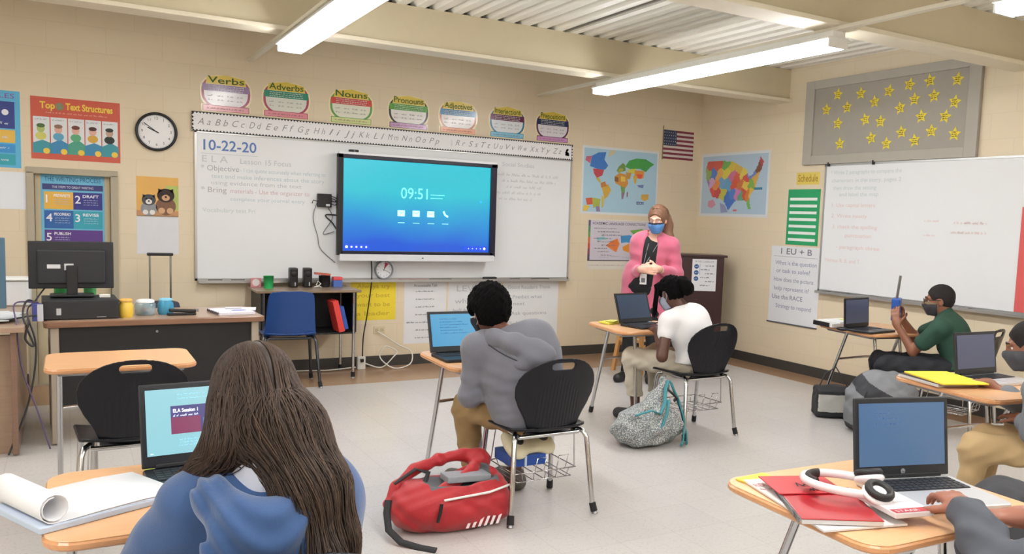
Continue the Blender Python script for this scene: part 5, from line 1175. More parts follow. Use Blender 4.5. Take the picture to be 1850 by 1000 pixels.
# lunch bag and grey backpack by the right wall
t = thing('lunch_bag', 'small square black and light grey lunch bag on the floor near the right wall', 'bag', (5.1, 4.5, 0), math.radians(-35))
V = Vol((-.17, -.13, -.005), (.17, .13, .28), .006); V.box((0, 0, .115), (.14, .1, .112), .025, k=.01); V.ell((0, 0, .2), (.11, .08, .045), k=.04); V.disp(fold(.0025, 30, 25, 30)); V.cut((0, 0, .002), (0, 0, -1))
sdf_obj(V, 'body', t, [M('#25262a', .7), M('#b4b3ae', .6, var=.1)], lambda c: (c[:, 1] < -.07) & (c[:, 2] > .05) & (c[:, 2] < .185) & (np.abs(c[:, 0]) < .128))
m = MB(); m.tube([(-.1, .02, .23), (-.06, .03, .33), (.02, .03, .38), (.09, .02, .27), (.12, 0, .22)], .01, M('#2c2d31', .7), 8, flat=.5); m.build('carry_strap', t)
t = thing('backpack', 'large grey and black backpack slumped on the floor in front of the boy in green', 'backpack', (5.0, 4.0, 0), math.radians(-28))
V = Vol((-.3, -.26, -.005), (.36, .28, .5), .007); V.ell((0, 0, .2), (.21, .18, .22), k=.03); V.box((0, .0, .17), (.2, .16, .17), .08, k=.05); V.ell((.1, .02, .25), (.2, .16, .18), k=.06); V.ell((-.04, -.16, .14), (.14, .07, .13), k=.03); V.ell((.02, .03, .36), (.16, .13, .08), k=.06)
V.disp(fold(.005, 22, 18, 30)); V.cut((0, 0, .002), (0, 0, -1))
def zb(c):
    top = (c[:, 2] > .3-.35*c[:, 0]) ; band = np.abs(c[:, 2]-.3+.5*c[:, 0]-.04*np.sin(9*c[:, 1])) < .055
    return np.where(band | (c[:, 2] < .06), 1, 0)
sdf_obj(V, 'body', t, [M('#7d7f84', .75, var=.15, bump=.3), M('#2c2e34', .7, var=.1)], zb)
for pts in ([(-.15, -.17, .33), (-.2, -.2, .2), (-.17, -.2, .05)], [(-.03, -.2, .28), (-.06, -.235, .15), (-.05, -.22, .05)]): m = MB(); m.tube(pts, .01, DARKP, 8, flat=.5); m.build('side_strap', t)
m = MB(); m.tube([(-.12, -.2, .28), (-.04, -.225, .3), (.05, -.2, .27)], .006, M('#222226', .6), 6); m.build('zip', t)
# black bag and bottle beside the cut-off student
t = thing('backpack', 'black backpack on the floor by the cut-off student, with a bottle in its side', 'backpack', (3.28, 1.98, 0), .3)
V = Vol((-.22, -.22, -.005), (.24, .22, .52), .007); V.ell((0, 0, .2), (.17, .15, .22), k=.02); V.box((.03, 0, .2), (.14, .13, .18), .08, k=.05); V.ell((.05, .0, .36), (.13, .12, .09), k=.05); V.disp(fold(.004, 26, 20, 32)); V.cut((0, 0, .002), (0, 0, -1)); sdf_obj(V, 'body', t, M('#3a3b40', .75, var=.15, bump=.3))
t = thing('water_bottle', 'clear water bottle with pink cap leaning by the black backpack', 'bottle', (3.13, 1.83, 0), 0)
m = MB(); m.lathe((0, 0, 0), [(.03, 0), (.033, .02), (.031, .1), (.034, .19), (.02, .23), (.013, .25)], M('#b9ccd6', .1, alpha=.55), 20); m.build('body', t); m = MB(); m.lathe((0, 0, .25), [(.015, 0), (.016, .022), (.013, .025)], M('#c9909a', .4), 16); m.build('cap', t, 'pink cap')
# ---------------------------------------------------------------- people
A = lambda *a: np.array(a, float)
def axes(f, u):
    f = n2(f); r = n2(np.cross(f, u)); u = np.cross(r, f); return np.stack([r, f, u], 1)
def catm(P, n=5):
    out = []
    for i in range(len(P)-1):
        a = P[max(0, i-1)]; b = P[i]; cc = P[i+1]; d = P[min(len(P)-1, i+2)]
        for k in range(n):
            q = k/n; out.append(.5*((2*b)+(cc-a)*q+(2*a-5*b+4*cc-d)*q*q+(3*b-a-3*cc+d)*q**3))
    out.append(P[-1]); return out
SKIN = {'light': M('#dfae98', .5, var=.05, scale=30), 'dark': M('#6b4333', .45, var=.08, scale=30), 'deep': M('#553327', .45, var=.08, scale=30), 'brown': M('#8a5a44', .45, var=.08, scale=30)}
def lerp(a, b, t): return a+(b-a)*t
def torso(V, J, e=0, low=True, up=True):
    X = n2(J['shR']-J['shL']); U = n2(J['neck']-J['pel']); F = n2(np.cross(U, X)); R = np.stack([X, F, U], 1); sw = J['sw']
    mid = J.get('mid', lerp(J['pel'], J['neck'], .45)); k = .06
    if low: V.ell(J['pel'], (.44*sw+e, .31*sw+e, .32*sw+e), R, k)
    V.ell(mid, (.36*sw+e, .26*sw+e, .42*sw+e), R, k)
    V.cap(lerp(J['pel'], mid, .3), lerp(mid, J['neck'], .4), .25*sw+e, .26*sw+e, k)
    ch = lerp(mid, J['neck'], .5); V.ell(ch, (.45*sw+e, .29*sw+e, .42*sw+e), R, k)
    V.cap(lerp(J['shL'], J['shR'], .1), lerp(J['shL'], J['shR'], .9), .145*sw+e, k=k)
    for s in ('shL', 'shR'): V.cap(J['neck']-U*.02, J[s], .12*sw+e, .13*sw+e, k=.04)
def arm(V, J, sd, e=0, upto=1.0, fore=1.0):
    sw = J['sw']; a, b, c = J['sh'+sd], J['el'+sd], J['wr'+sd]
    V.cap(a, lerp(a, b, upto), .135*sw+e, (.135-.025*upto)*sw+e, k=.03)
    if upto >= 1 and fore > 0: V.cap(b, lerp(b, c, fore), .108*sw+e, (.108-.035*fore)*sw+e, k=.02)
def leg(V, J, sd, e=0, low=1.0):
    sw = J['sw']; a, b, c = J['hip'+sd], J['kn'+sd], J['an'+sd]
    V.cap(a, b, .215*sw+e, .155*sw+e, k=.05); V.cap(b, lerp(b, c, low), .15*sw+e, (.15-.05*low)*sw+e, k=.03)
def foot(V, J, sd, e=0):
    sw = J['sw']; c, d = J['an'+sd], J['toe'+sd]
    V.cap(c, c-A(0, 0, .04), .1*sw+e, .1*sw+e, k=.02); V.cap(A(c[0], c[1], .045)-n2(d-c)*A(1, 1, 0)*.04, A(d[0], d[1], .035), .1*sw+e, .085*sw+e, k=.03)
def hand(V, wr, d, n, side, s=1, curl=.35, spread=.1):
    d = n2(d); n = n2(n-d*np.dot(n, d)); l = np.cross(d, n); R = np.stack([l, d, n], 1)
    V.box(wr+d*.045*s, A(.036, .047, .0135)*s, .012*s, R, k=.015)
    V.cap(wr-d*.01, wr+d*.03*s, .024*s, .026*s, k=.02)
    for i, (o, L) in enumerate(((-.029, .9), (-.0098, 1.0), (.0098, .94), (.029, .75))):
        p = wr+d*(.086*s)+l*(o*s); a = curl*(.7+.15*i); base = n2(d+l*(o*spread*12))
        for q, ln in enumerate((.036, .026, .021)):
            dr = base*math.cos(a)+n*math.sin(a); p2 = p+dr*ln*L*s; V.cap(p, p2, (.0092-.0009*q)*s, (.0085-.001*q)*s, k=.006); p = p2; a += curl*.9
    p = wr+d*.02*s+l*(side*.03*s)+n*.006*s; dr = n2(d*.65+l*side*.72+n*.35)
    p2 = p+dr*.042*s; V.cap(p, p2, .0125*s, .0105*s, k=.012); V.cap(p2, p2+n2(dr+d*.5+n*.2)*.03*s, .0102*s, .008*s, k=.006)
def head(V, J, neckr=.05):
    c = J['head']; R = J['HR']; s = J.get('hs', 1); r, f, u = R[:, 0], R[:, 1], R[:, 2]
    P = lambda x, y, z: c+(r*x+f*y+u*z)*s
    V.ell(P(0, -.012, .025), A(.073, .092, .087)*s, R, k=.03); V.ell(P(0, .024, -.035), A(.058, .066, .076)*s, R, k=.03)
    V.ell(P(0, .055, -.09), A(.027, .024, .02)*s, R, k=.03); V.cap(P(0, .085, .012), P(0, .104, -.026), .008*s, .0125*s, k=.012)
    for q in (-1, 1):
        V.cap(P(q*.01, .09, .02), P(q*.046, .075, .022), .008*s, k=.014); V.ell(P(q*.036, .065, -.035), A(.022, .018, .02)*s, R, k=.02)
        V.ell(P(q*.03, .094, .001), A(.014, .013, .0075)*s, R, k=.007, mode='s')
        V.ell(P(q*.072, -.006, -.01), A(.008, .018, .03)*s, R, k=.008); V.ell(P(q*.082, .0, -.006), A(.006, .008, .014)*s, R, k=.005, mode='s')
    V.cap(P(-.02, .086, -.056), P(.02, .086, -.056), .0065*s, k=.008); V.cap(P(-.016, .083, -.066), P(.016, .083, -.066), .0065*s, k=.008)
    V.cap(P(0, -.02, -.05), J['neck'], neckr*s, neckr*1.08, k=.03)
def bounds(J, pad=.17, keys=None):
    P = np.array([v for k, v in J.items() if isinstance(v, np.ndarray) and v.shape == (3,) and (keys is None or k in keys)]); return P.min(0)-pad, P.max(0)+pad
def face_parts(t, J, org, iris='#3a2418', brow='#2a1c16', mask=None, edge=None, glasses=False):
    c = J['head']; R = J['HR']; s = J.get('hs', 1); r, f, u = R[:, 0], R[:, 1], R[:, 2]; o = A(*org)
    P = lambda x, y, z: c+(r*x+f*y+u*z)*s-o
    RM = Matrix([list(R[i]) for i in range(3)])
    for q in (-1, 1):
        m = MB(); e = P(q*.03, .069, .002); m.ball(e, .012*s, M('#e8e4e0', .2), 14, RM); m.ball(e+f*.0075*s, (.0058*s, .0048*s, .0058*s), M(iris, .15), 12, RM); m.build('eye', t)
        m = MB(); m.tube([P(q*.014, .095, .024), P(q*.03, .094, .029), P(q*.047, .083, .025)], .0028*s, M(brow, .8), 6); m.build('eyebrow', t)
    if mask:
        V = Vol(c-.14*s, c+.14*s, .004); i = .008
        V.ell(c+(f*.026-u*.035)*s, (A(.058, .066, .076)+i)*s, R, k=.03); V.ell(c+(f*.058-u*.09)*s, (A(.027, .024, .02)+i)*s, R, k=.03); V.cap(c+(f*.09+u*.005)*s, c+(f*.104-u*.026)*s, .016*s, .02*s, k=.02)
        V.ell(c+(f*.06-u*.05)*s, A(.05, .05, .045)*s, R, k=.02)
        for q in (-1, 1): V.ell(c+(r*q*.036+f*.065-u*.035)*s, (A(.022, .018, .02)+i)*s, R, k=.02)
        V.cut(c+(f*.02)*s, -f); V.cut(c-(u*.018)*s, u+f*-.1); V.cut(c-(u*.108)*s, -u)
        ed = M(edge or mask, .8)
        def zz(cc):
            d = cc-c; h_ = d@u; return np.where(h_ > -.0225*s, 1, 0)
        sdf_obj(V, 'face_mask', t, [M(mask, .8, var=.08, scale=60), ed], zz, org, label='cloth face mask')
        for q in (-1, 1):
            m = MB(); m.tube([P(q*.064, .03, -.028), P(q*.074, .005, .012), P(q*.078, -.02, .0), P(q*.074, -.015, -.03), P(q*.06, .025, -.06)], .0022, ed, 6); m.build('ear_loop', t)
    if glasses:
        m = MB()
        for q in (-1, 1):
            m.tube([P(q*.031+.023*math.cos(a), .106, .0+.018*math.sin(a)) for a in [2*PI*k/16 for k in range(16)]], .0024, DARKP, 6, closed=True); m.tube([P(q*.054, .104, .004), P(q*.073, .05, .006), P(q*.079, -.005, .004)], .0024, DARKP, 6)
        m.tube([P(-.008, .107, .002), P(.008, .107, .002)], .0024, DARKP, 6); m.build('glasses', t, 'dark-framed glasses')
def short_hair(t, J, org, mat_, grow=.008, bump=.0, front=.0, low=-.055, h=.0045):
    c = J['head']; R = J['HR']; s = J.get('hs', 1); r, f, u = R[:, 0], R[:, 1], R[:, 2]
    V = Vol(c-.17*s, c+.17*s, h); g = grow
    V.ell(c+(u*(.025+g*.3)-f*.014)*s, (A(.073, .092, .087)+g)*s, R, k=.01); V.ell(c+(-f*.032-u*.018)*s, (A(.056, .056, .05)+g*.8)*s, R, k=.03)
    if bump:
        rr = np.random.RandomState(5)
        K = [(rr.uniform(-1, 1, 3)*rr.uniform(150, 330), rr.uniform(0, 6)) for _ in range(10)]
        V.disp(lambda x, y, z: bump*sum(np.sin(k[0]*x+k[1]*y+k[2]*z+p) for k, p in K)/3)
    V.ell(c+(f*.12-u*.018)*s, A(.08, .085, .10+front)*s, R, k=.012, mode='s'); V.box(c+(f*.1-u*.1)*s, A(.15, .088, .085)*s, .02, R, k=.01, mode='s')
    for q in (-1, 1): V.ell(c+(r*q*(.085+grow*.4)-u*.03+f*.012)*s, A(.035+grow*.5, .036, .05)*s, R, k=.01, mode='s')
    V.cut(c+(u*low-f*.06)*s, -u+f*.25)
    sdf_obj(V, 'hair', t, mat_, None, org)
def zone_none(c): return np.zeros(len(c))
HAIRB = M('#060506', .95, var=.2, scale=80, bump=.8, bscale=500, spec=.15)
BLKCLOTH = M('#17181c', .85, var=.1)
def start(label, org):
    return thing('person', label, 'person', org)

# ---- boy in the grey hoodie
J = dict(sw=.36, pel=A(1.99, 3.63, .51), mid=A(1.95, 3.60, .64), neck=A(1.845, 3.70, .87), head=A(1.80, 3.80, .978), shL=A(1.715, 3.76, .805), shR=A(2.0, 3.58, .80), elL=A(1.70, 3.78, .56), wrL=A(1.83, 3.96, .53),
         elR=A(2.12, 3.72, .57), wrR=A(2.02, 3.93, .56), hipL=A(1.90, 3.65, .475), hipR=A(2.08, 3.65, .475), knL=A(1.775, 3.97, .46), knR=A(2.1, 4.05, .46), anL=A(1.835, 4.03, .10), anR=A(2.05, 3.95, .10), toeL=A(1.78, 4.17, .03), toeR=A(2.05, 4.1, .03), hs=1.0)
J['HR'] = axes(A(-.12, .96, -.2), A(-.05, .2, 1)); org = (1.98, 3.66, 0)
t = start('seated boy in a grey hoodie with short curly black hair, seen from behind', org)
lo, hi = bounds(J); V = Vol(lo, hi, .0065); torso(V, J); head(V, J, .048)
for sd in 'LR': arm(V, J, sd); leg(V, J, sd); foot(V, J, sd)
hand(V, J['wrL'], A(.4, .8, -.1), A(0, 0, -1), 1, .9); hand(V, J['wrR'], A(-.3, .9, -.1), A(0, 0, -1), -1, .9)
sdf_obj(V, 'body', t, SKIN['dark'], None, org)
HD = M('#6f707a', .9, var=.07, scale=40, bump=.25, bscale=400, sheen=.2)
lo, hi = bounds(J, .16, ('pel', 'neck', 'shL', 'shR', 'elL', 'elR', 'wrL', 'wrR', 'mid')); V = Vol(lo, hi, .006); torso(V, J, .022); V.cap(J['pel']+A(0, 0, .06), J['pel']+A(0, -.01, -.02), .16, .165, k=.05); V.ell(J['pel']+A(-.02, -.01, -.03), (.185, .15, .10), k=.05)
for sd in 'LR':
    V.cap(J['sh'+sd], J['el'+sd], .06, .05, k=.035); V.cap(J['el'+sd], lerp(J['el'+sd], J['wr'+sd], .92), .05, .04, k=.04)
V.ell(J['pel']+A(-.0, -.06, .02), (.17, .1, .08), k=.05); V.ell(lerp(J['pel'], J['neck'], .45)+A(0, -.02, 0), (.15, .11, .19), k=.06); V.ell(A(1.845, 3.68, .57), (.085, .08, .13), k=.06)
V.disp(lambda x, y, z: .0025*np.sin(60*z+14*x+2.4*np.sin(9*x-11*z+9*y))*np.clip((.80-z)*8, 0, 1)+.0012*np.sin(130*z-30*x+20*y)*np.clip((.75-z)*8, 0, 1))
V.ell(J['neck']+A(-.01, .03, .05), (.062, .062, .07), k=.01, mode='s'); V.cut(A(0, 0, .435), (0, 0, -1)); V.cut(A(2, 3.487, .43), (0, -1, -.257)); HOODY = V; sdf_obj(V, 'hoodie', t, HD, None, org)
V = Vol((1.64, 3.33, .66), (2.12, 3.85, 1.0), .005); X = n2(J['shR']-J['shL']); U = n2(A(-.1, .35, 1)); F = n2(np.cross(U, X)); R = np.stack([X, F, U], 1)
hc = A(1.885, 3.605, .845); hp = [A(1.755, 3.77, .865), A(1.775, 3.66, .865), A(1.835, 3.575, .845), A(1.925, 3.53, .815), A(1.985, 3.56, .81), A(1.965, 3.66, .84)]
for (a, b), (r0, r1) in zip(zip(hp, hp[1:]), ((.032, .04), (.04, .05), (.05, .055), (.055, .048), (.048, .035))): V.cap(a, b, r0, r1, k=.035)
V.ell(A(1.91, 3.515, .775), (.105, .05, .05), R, k=.04)
V.disp(lambda x, y, z: .0025*np.sin(30*x-20*y+70*z)); V.ell(A(1.865, 3.68, .92), (.055, .07, .07), k=.015, mode='s')
sdf_obj(V, 'hood', t, HD, None, org)
m = MB(); o_ = Vector(org); m.tube([Vector(p)-o_ for p in HOODY.snap([(1.735, 3.655, .835), (1.76, 3.6, .81), (1.78, 3.56, .795), (1.81, 3.52, .78), (1.84, 3.49, .768), (1.88, 3.47, .758), (1.93, 3.455, .752), (1.97, 3.45, .752), (2.01, 3.46, .76)], .002)], .003, M('#3a3b42', .9), 6); m.build('hood_seam', t)
KH = M('#9a8058', .85, var=.1, scale=30, bump=.2, bscale=300)
V = Vol(J['hipL']-A(.3, .25, .5), J['knR']+A(.2, .25, .2), .006); V.ell(J['pel']-A(0, 0, .02), (.165, .13, .1), k=.04)
for sd in 'LR': leg(V, J, sd, .02, .92)
V.disp(fold(.004, 26, 20, 34)); V.cut(A(0, 0, .125), (0, 0, -1)); sdf_obj(V, 'trousers', t, KH, None, org)
for sd in 'LR':
    V = Vol(J['an'+sd]-A(.12, .12, .11), J['toe'+sd]+A(.1, .1, .13), .006); foot(V, J, sd, .014); V.cut(A(0, 0, .003), (0, 0, -1)); V.cut(A(0, 0, .11), (0, 0, 1)); sdf_obj(V, 'shoe', t, M('#5a5650', .7), None, org)
short_hair(t, J, org, HAIRB, .03, .0036, -.01, -.075, .004); face_parts(t, J, org, mask='#23252c', edge='#c9cacc')

# ---- girl in the white shirt
J = dict(sw=.33, pel=A(3.735, 4.53, .50), mid=A(3.73, 4.52, .63), neck=A(3.655, 4.585, .855), head=A(3.60, 4.665, .965), shL=A(3.51, 4.56, .785), shR=A(3.80, 4.60, .785), elL=A(3.425, 4.50, .555), wrL=A(3.545, 4.73, .70),
         elR=A(3.86, 4.72, .60), wrR=A(3.78, 4.9, .72), hipL=A(3.65, 4.55, .475), hipR=A(3.82, 4.55, .475), knL=A(3.50, 4.95, .475), knR=A(3.75, 5.02, .475), anL=A(3.555, 4.96, .10), anR=A(3.78, 5.0, .10), toeL=A(3.50, 5.1, .03), toeR=A(3.75, 5.15, .03), hs=.95)
J['HR'] = axes(A(-.2, .85, -.5), A(-.05, .5, 1)); org = (3.72, 4.58, 0)
t = start('girl in a white short-sleeved shirt and beige trousers bending over her laptop', org)
lo, hi = bounds(J); V = Vol(lo, hi, .0065); torso(V, J); head(V, J, .045)
for sd in 'LR': arm(V, J, sd); leg(V, J, sd); foot(V, J, sd)
hand(V, J['wrL'], A(.25, .9, .05), A(.2, 0, -1), 1, .88, .3); hand(V, J['wrR'], A(-.3, .9, .0), A(0, 0, -1), -1, .88, .3)
sdf_obj(V, 'body', t, SKIN['deep'], None, org)
lo, hi = bounds(J, .14, ('pel', 'neck', 'shL', 'shR', 'elL', 'elR', 'mid')); V = Vol(lo, hi, .006); torso(V, J, .018); V.ell(J['pel']+A(0, -.02, .03), (.165, .125, .11), k=.05)
for sd in 'LR': V.cap(J['sh'+sd], lerp(J['sh'+sd], J['el'+sd], .36), .06, .058, k=.03)
V.disp(lambda x, y, z: .0055*np.sin(30*z+24*y+2.4*np.sin(14*x-12*z+9*y))*np.clip((.82-z)*8, 0, 1)); V.ell(J['neck']+A(-.01, .03, .05), (.058, .058, .07), k=.01, mode='s')
V.cut(A(0, 0, .50), (0, -.0, -1)); 
for sd in 'LR': pass
sdf_obj(V, 'shirt', t, M('#e2e1e2', .85, var=.02, bump=.15, bscale=300), None, org)
V = Vol(J['hipL']-A(.28, .22, .42), J['knR']+A(.2, .2, .2), .006); V.ell(J['pel']-A(0, 0, .02), (.155, .125, .1), k=.04)
for sd in 'LR': leg(V, J, sd, .022, .74)
V.disp(fold(.004, 26, 20, 34)); V.cut(A(0, 0, .19), (0, 0, -1)); sdf_obj(V, 'trousers', t, M('#bdb4a3', .85, var=.06, scale=30), None, org)
for sd in 'LR':
    V = Vol(J['an'+sd]-A(.12, .12, .11), J['toe'+sd]+A(.1, .1, .13), .006); foot(V, J, sd, .014); V.cut(A(0, 0, .003), (0, 0, -1)); V.cut(A(0, 0, .10), (0, 0, 1)); sdf_obj(V, 'shoe', t, M('#2c2a2c', .7), None, org)
short_hair(t, J, org, HAIRB, .014, .003, -.01, -.08, .0045)
V = Vol(J['head']-.25, J['head']+.25, .005); c = J['head']; r_, f_, u_ = J['HR'].T
V.ell(c-f_*.1+u_*.02+r_*.02, (.055, .05, .06), k=.02); V.ell(c-f_*.13-u_*.02+r_*.03, (.045, .045, .055), k=.03); V.disp(lambda x, y, z: .004*np.sin(90*x+60*z)*np.sin(80*y)); sdf_obj(V, 'bun', t, HAIRB, None, org)
rb = random.Random(6)
for k in range(12):
    a = rb.uniform(-1, 1); p0 = c+u_*.1+f_*(.02+.03*rb.random())+r_*a*.04; q = c-r_*(.078+.012*rb.random())+f_*(.03+.05*rb.random())+u_*.02; e = q+A(-.01+.02*rb.random(), .01, -.10-.07*rb.random())
    m = MB(); m.tube([Vector(p)-Vector(org) for p in (p0, lerp(p0, q, .5)+u_*.02-r_*.02, q, lerp(q, e, .5)+A(-.004, 0, 0), e)], [.007, .008, .0075, .007, .004], HAIRB, 7); m.build('hair_braid', t)
face_parts(t, J, org, mask='#9aa0b4')

# ---- boy in green
f = n2(A(-.5, .86, -.08)); r = A(.87, .5, 0)
J = dict(sw=.33, pel=A(5.53, 3.75, .50), mid=A(5.52, 3.75, .62), neck=A(5.465, 3.83, .85), head=A(5.435, 3.87, .965), elL=A(5.30, 3.96, .585), wrL=A(5.235, 4.065, .77), elR=A(5.50, 4.10, .66), wrR=A(5.385, 4.14, .80),
         hipL=A(5.46, 3.75, .475), hipR=A(5.6, 3.82, .475), knL=A(5.11, 4.04, .475), knR=A(5.28, 4.23, .475), anL=A(5.12, 4.08, .1), anR=A(5.27, 4.27, .1), toeL=A(5.05, 4.2, .03), toeR=A(5.2, 4.4, .03), hs=.98)
J['shL'] = J['neck']+A(-.145, -.07, -.07); J['shR'] = J['neck']+A(.13, .085, -.07); J['HR'] = axes(A(-.62, .78, -.1), A(0, 0, 1)); org = (5.5, 3.78, 0)
t = start('boy in a dark green polo shirt and glasses holding up a blue box', org)
lo, hi = bounds(J); V = Vol(lo, hi, .0065); torso(V, J); head(V, J, .045)
for sd in 'LR': arm(V, J, sd); leg(V, J, sd); foot(V, J, sd)
hand(V, J['wrL'], A(.0, .25, .95), A(.95, .3, .0), -1, .88, .3); hand(V, J['wrR'], A(-.3, -.02, .9), A(-.9, -.1, -.3), 1, .88, .4)
sdf_obj(V, 'body', t, SKIN['brown'], None, org)
lo, hi = bounds(J, .14, ('pel', 'neck', 'shL', 'shR', 'elL', 'elR', 'mid')); V = Vol(lo, hi, .006); torso(V, J, .016)
for sd in 'LR': V.cap(J['sh'+sd], lerp(J['sh'+sd], J['el'+sd], .62), .064, .062, k=.03)
V.disp(lambda x, y, z: .005*np.sin(30*z+24*y+2.4*np.sin(14*x-12*z+9*y))*np.clip((.82-z)*8, 0, 1)); V.cap(J['neck']+A(0, 0, -.02), J['neck']+A(-.005, .01, .035), .062, .056, k=.015); V.ell(J['neck']+A(-.01, .02, .06), (.05, .05, .06), k=.006, mode='s'); V.cut(A(0, 0, .48), (0, 0, -1))
sdf_obj(V, 'polo_shirt', t, M('#26483a', .85, var=.08), None, org)
V = Vol(J['knL']-A(.22, .45, .48), A(5.85, 4.45, .66), .0065); V.ell(J['pel']-A(0, 0, .02), (.155, .13, .1), k=.04)
for sd in 'LR': leg(V, J, sd, .02, .95)
V.disp(fold(.004, 26, 20, 34)); V.cut(A(0, 0, .08), (0, 0, -1)); sdf_obj(V, 'trousers', t, M('#191b22', .8, var=.1), None, org)
for sd in 'LR':
    V = Vol(J['an'+sd]-A(.14, .12, .11), J['toe'+sd]+A(.14, .1, .13), .006); foot(V, J, sd, .014); V.cut(A(0, 0, .003), (0, 0, -1)); V.cut(A(0, 0, .10), (0, 0, 1)); sdf_obj(V, 'shoe', t, M('#222226', .7), None, org)
short_hair(t, J, org, M('#1d1817', .9, var=.2, scale=90), .006, .0008, -.02, -.05); face_parts(t, J, org, mask='#38343a', edge='#7a6a52', glasses=True)

# ---- student cut off at the right edge
J = dict(sw=.34, pel=A(4.0, 1.95, .50), mid=A(3.96, 1.98, .62), neck=A(3.80, 2.13, .835), head=A(3.765, 2.20, .955), elL=A(3.655, 2.07, .60), wrL=A(3.82, 2.24, .60), elR=A(4.02, 2.32, .60), wrR=A(3.95, 2.5, .71),
         hipL=A(3.9, 1.95, .475), hipR=A(4.05, 2.02, .475), knL=A(3.62, 2.33, .465), knR=A(3.85, 2.42, .465), anL=A(3.67, 2.39, .1), anR=A(3.88, 2.45, .1), toeL=A(3.62, 2.53, .03), toeR=A(3.85, 2.6, .03), hs=.98)
J['shL'] = J['neck']+A(-.15, -.07, -.075); J['shR'] = J['neck']+A(.14, .08, -.07); J['HR'] = axes(A(-.55, .8, -.25), A(0, .1, 1)); org = (3.95, 2.0, 0)
t = start('student in a grey sweatshirt and khaki trousers cut off by the right picture edge', org)
lo, hi = bounds(J); V = Vol(lo, hi, .007); torso(V, J); head(V, J, .045)
for sd in 'LR': arm(V, J, sd); leg(V, J, sd); foot(V, J, sd)
hand(V, J['wrL'], A(.3, .9, .0), A(0, 0, -1), 1, .88, .3); hand(V, J['wrR'], A(-.1, .9, .0), A(0, 0, -1), -1, .88, .3)
sdf_obj(V, 'body', t, SKIN['brown'], None, org)
lo, hi = bounds(J, .16, ('pel', 'neck', 'shL', 'shR', 'elL', 'elR', 'wrL', 'wrR', 'mid')); V = Vol(lo, hi, .007); torso(V, J, .024)
for sd in 'LR': arm(V, J, sd, .026, 1, .5)
V.disp(lambda x, y, z: .006*np.sin(30*z+24*y+2.4*np.sin(14*x-12*z+9*y))); V.ell(J['neck']+A(-.01, .02, .06), (.055, .055, .06), k=.006, mode='s'); V.cut(A(0, 0, .47), (0, 0, -1)); sdf_obj(V, 'sweatshirt', t, M('#74787e', .9, var=.08), None, org)
V = Vol(A(3.3, 1.7, .02), A(4.3, 2.7, .66), .007); V.ell(J['pel']-A(0, 0, .02), (.155, .13, .1), k=.04)
for sd in 'LR': leg(V, J, sd, .014, .95)
V.disp(fold(.005, 26, 20, 34)); V.cut(A(0, 0, .09), (0, 0, -1)); sdf_obj(V, 'trousers', t, M('#b79c72', .85, var=.08), None, org)
for sd in 'LR':
    V = Vol(J['an'+sd]-A(.14, .12, .11), J['toe'+sd]+A(.14, .1, .13), .007); foot(V, J, sd, .014); V.cut(A(0, 0, .003), (0, 0, -1)); V.cut(A(0, 0, .10), (0, 0, 1)); sdf_obj(V, 'shoe', t, M('#222226', .7), None, org)
short_hair(t, J, org, M('#1d1817', .9, var=.2, scale=90), .006, .0008, -.02, -.05); face_parts(t, J, org, mask='#4a4a50')

# ---- student typing at the nearest desk (arms in view)
J = dict(sw=.36, pel=A(2.22, .84, .52), mid=A(2.2, .86, .66), neck=A(2.21, .90, .93), head=A(2.225, .95, 1.06), shL=A(2.06, .90, .83), shR=A(2.37, .86, .83), elL=A(1.76, 1.035, .70), wrL=A(1.955, 1.27, .752), elR=A(2.37, 1.08, .74), wrR=A(2.09, 1.20, .735),
         hipL=A(2.13, .87, .49), hipR=A(2.3, .87, .49), knL=A(2.12, 1.27, .49), knR=A(2.32, 1.27, .49), anL=A(2.13, 1.3, .1), anR=A(2.32, 1.3, .1), toeL=A(2.12, 1.45, .03), toeR=A(2.33, 1.45, .03), hs=1)
J['HR'] = axes(A(-.05, .9, -.4), A(0, .2, 1)); org = (2.22, .9, 0)
t = start('student in a dark grey top reaching in from the lower right corner to type', org)
lo, hi = bounds(J, .15); V = Vol(lo, hi, .0055); torso(V, J); head(V, J, .048)
for sd in 'LR': arm(V, J, sd); leg(V, J, sd); foot(V, J, sd)
hand(V, J['wrL'], A(.42, .9, .12), A(.1, .15, -1), 1, .98, .42, .14); hand(V, J['wrR'], A(-.85, .5, .0), A(0, 0, -1), -1, .9, .3)
sdf_obj(V, 'body', t, M('#96604c', .45, var=.08, scale=30), None, org, smooth_iter=1)
lo, hi = bounds(J, .16, ('pel', 'neck', 'shL', 'shR', 'elL', 'elR', 'wrL', 'mid')); V = Vol(lo, hi, .006); torso(V, J, .022); arm(V, J, 'L', .024, 1, .9); arm(V, J, 'R', .022, 1, .35)
V.disp(fold(.005, 30, 22, 36)); V.ell(J['neck']+A(-.01, .02, .06), (.055, .055, .06), k=.006, mode='s'); V.cut(A(0, 0, .47), (0, 0, -1)); sdf_obj(V, 'sweatshirt', t, M('#4c4f57', .9, var=.08), None, org)
V = Vol(A(1.95, .6, .02), A(2.5, 1.5, .68), .008); V.ell(J['pel']-A(0, 0, .02), (.16, .13, .1), k=.04)
for sd in 'LR': leg(V, J, sd, .022, .95)
V.cut(A(0, 0, .09), (0, 0, -1)); sdf_obj(V, 'trousers', t, M('#2b2d36', .85, var=.08), None, org)
for sd in 'LR':
    V = Vol(J['an'+sd]-A(.14, .12, .11), J['toe'+sd]+A(.14, .1, .13), .008); foot(V, J, sd, .014); V.cut(A(0, 0, .003), (0, 0, -1)); V.cut(A(0, 0, .10), (0, 0, 1)); sdf_obj(V, 'shoe', t, M('#222226', .7), None, org)
short_hair(t, J, org, HAIRB, .008, .001, -.01, -.06, .006); face_parts(t, J, org, mask='#3c4048')
m = MB()
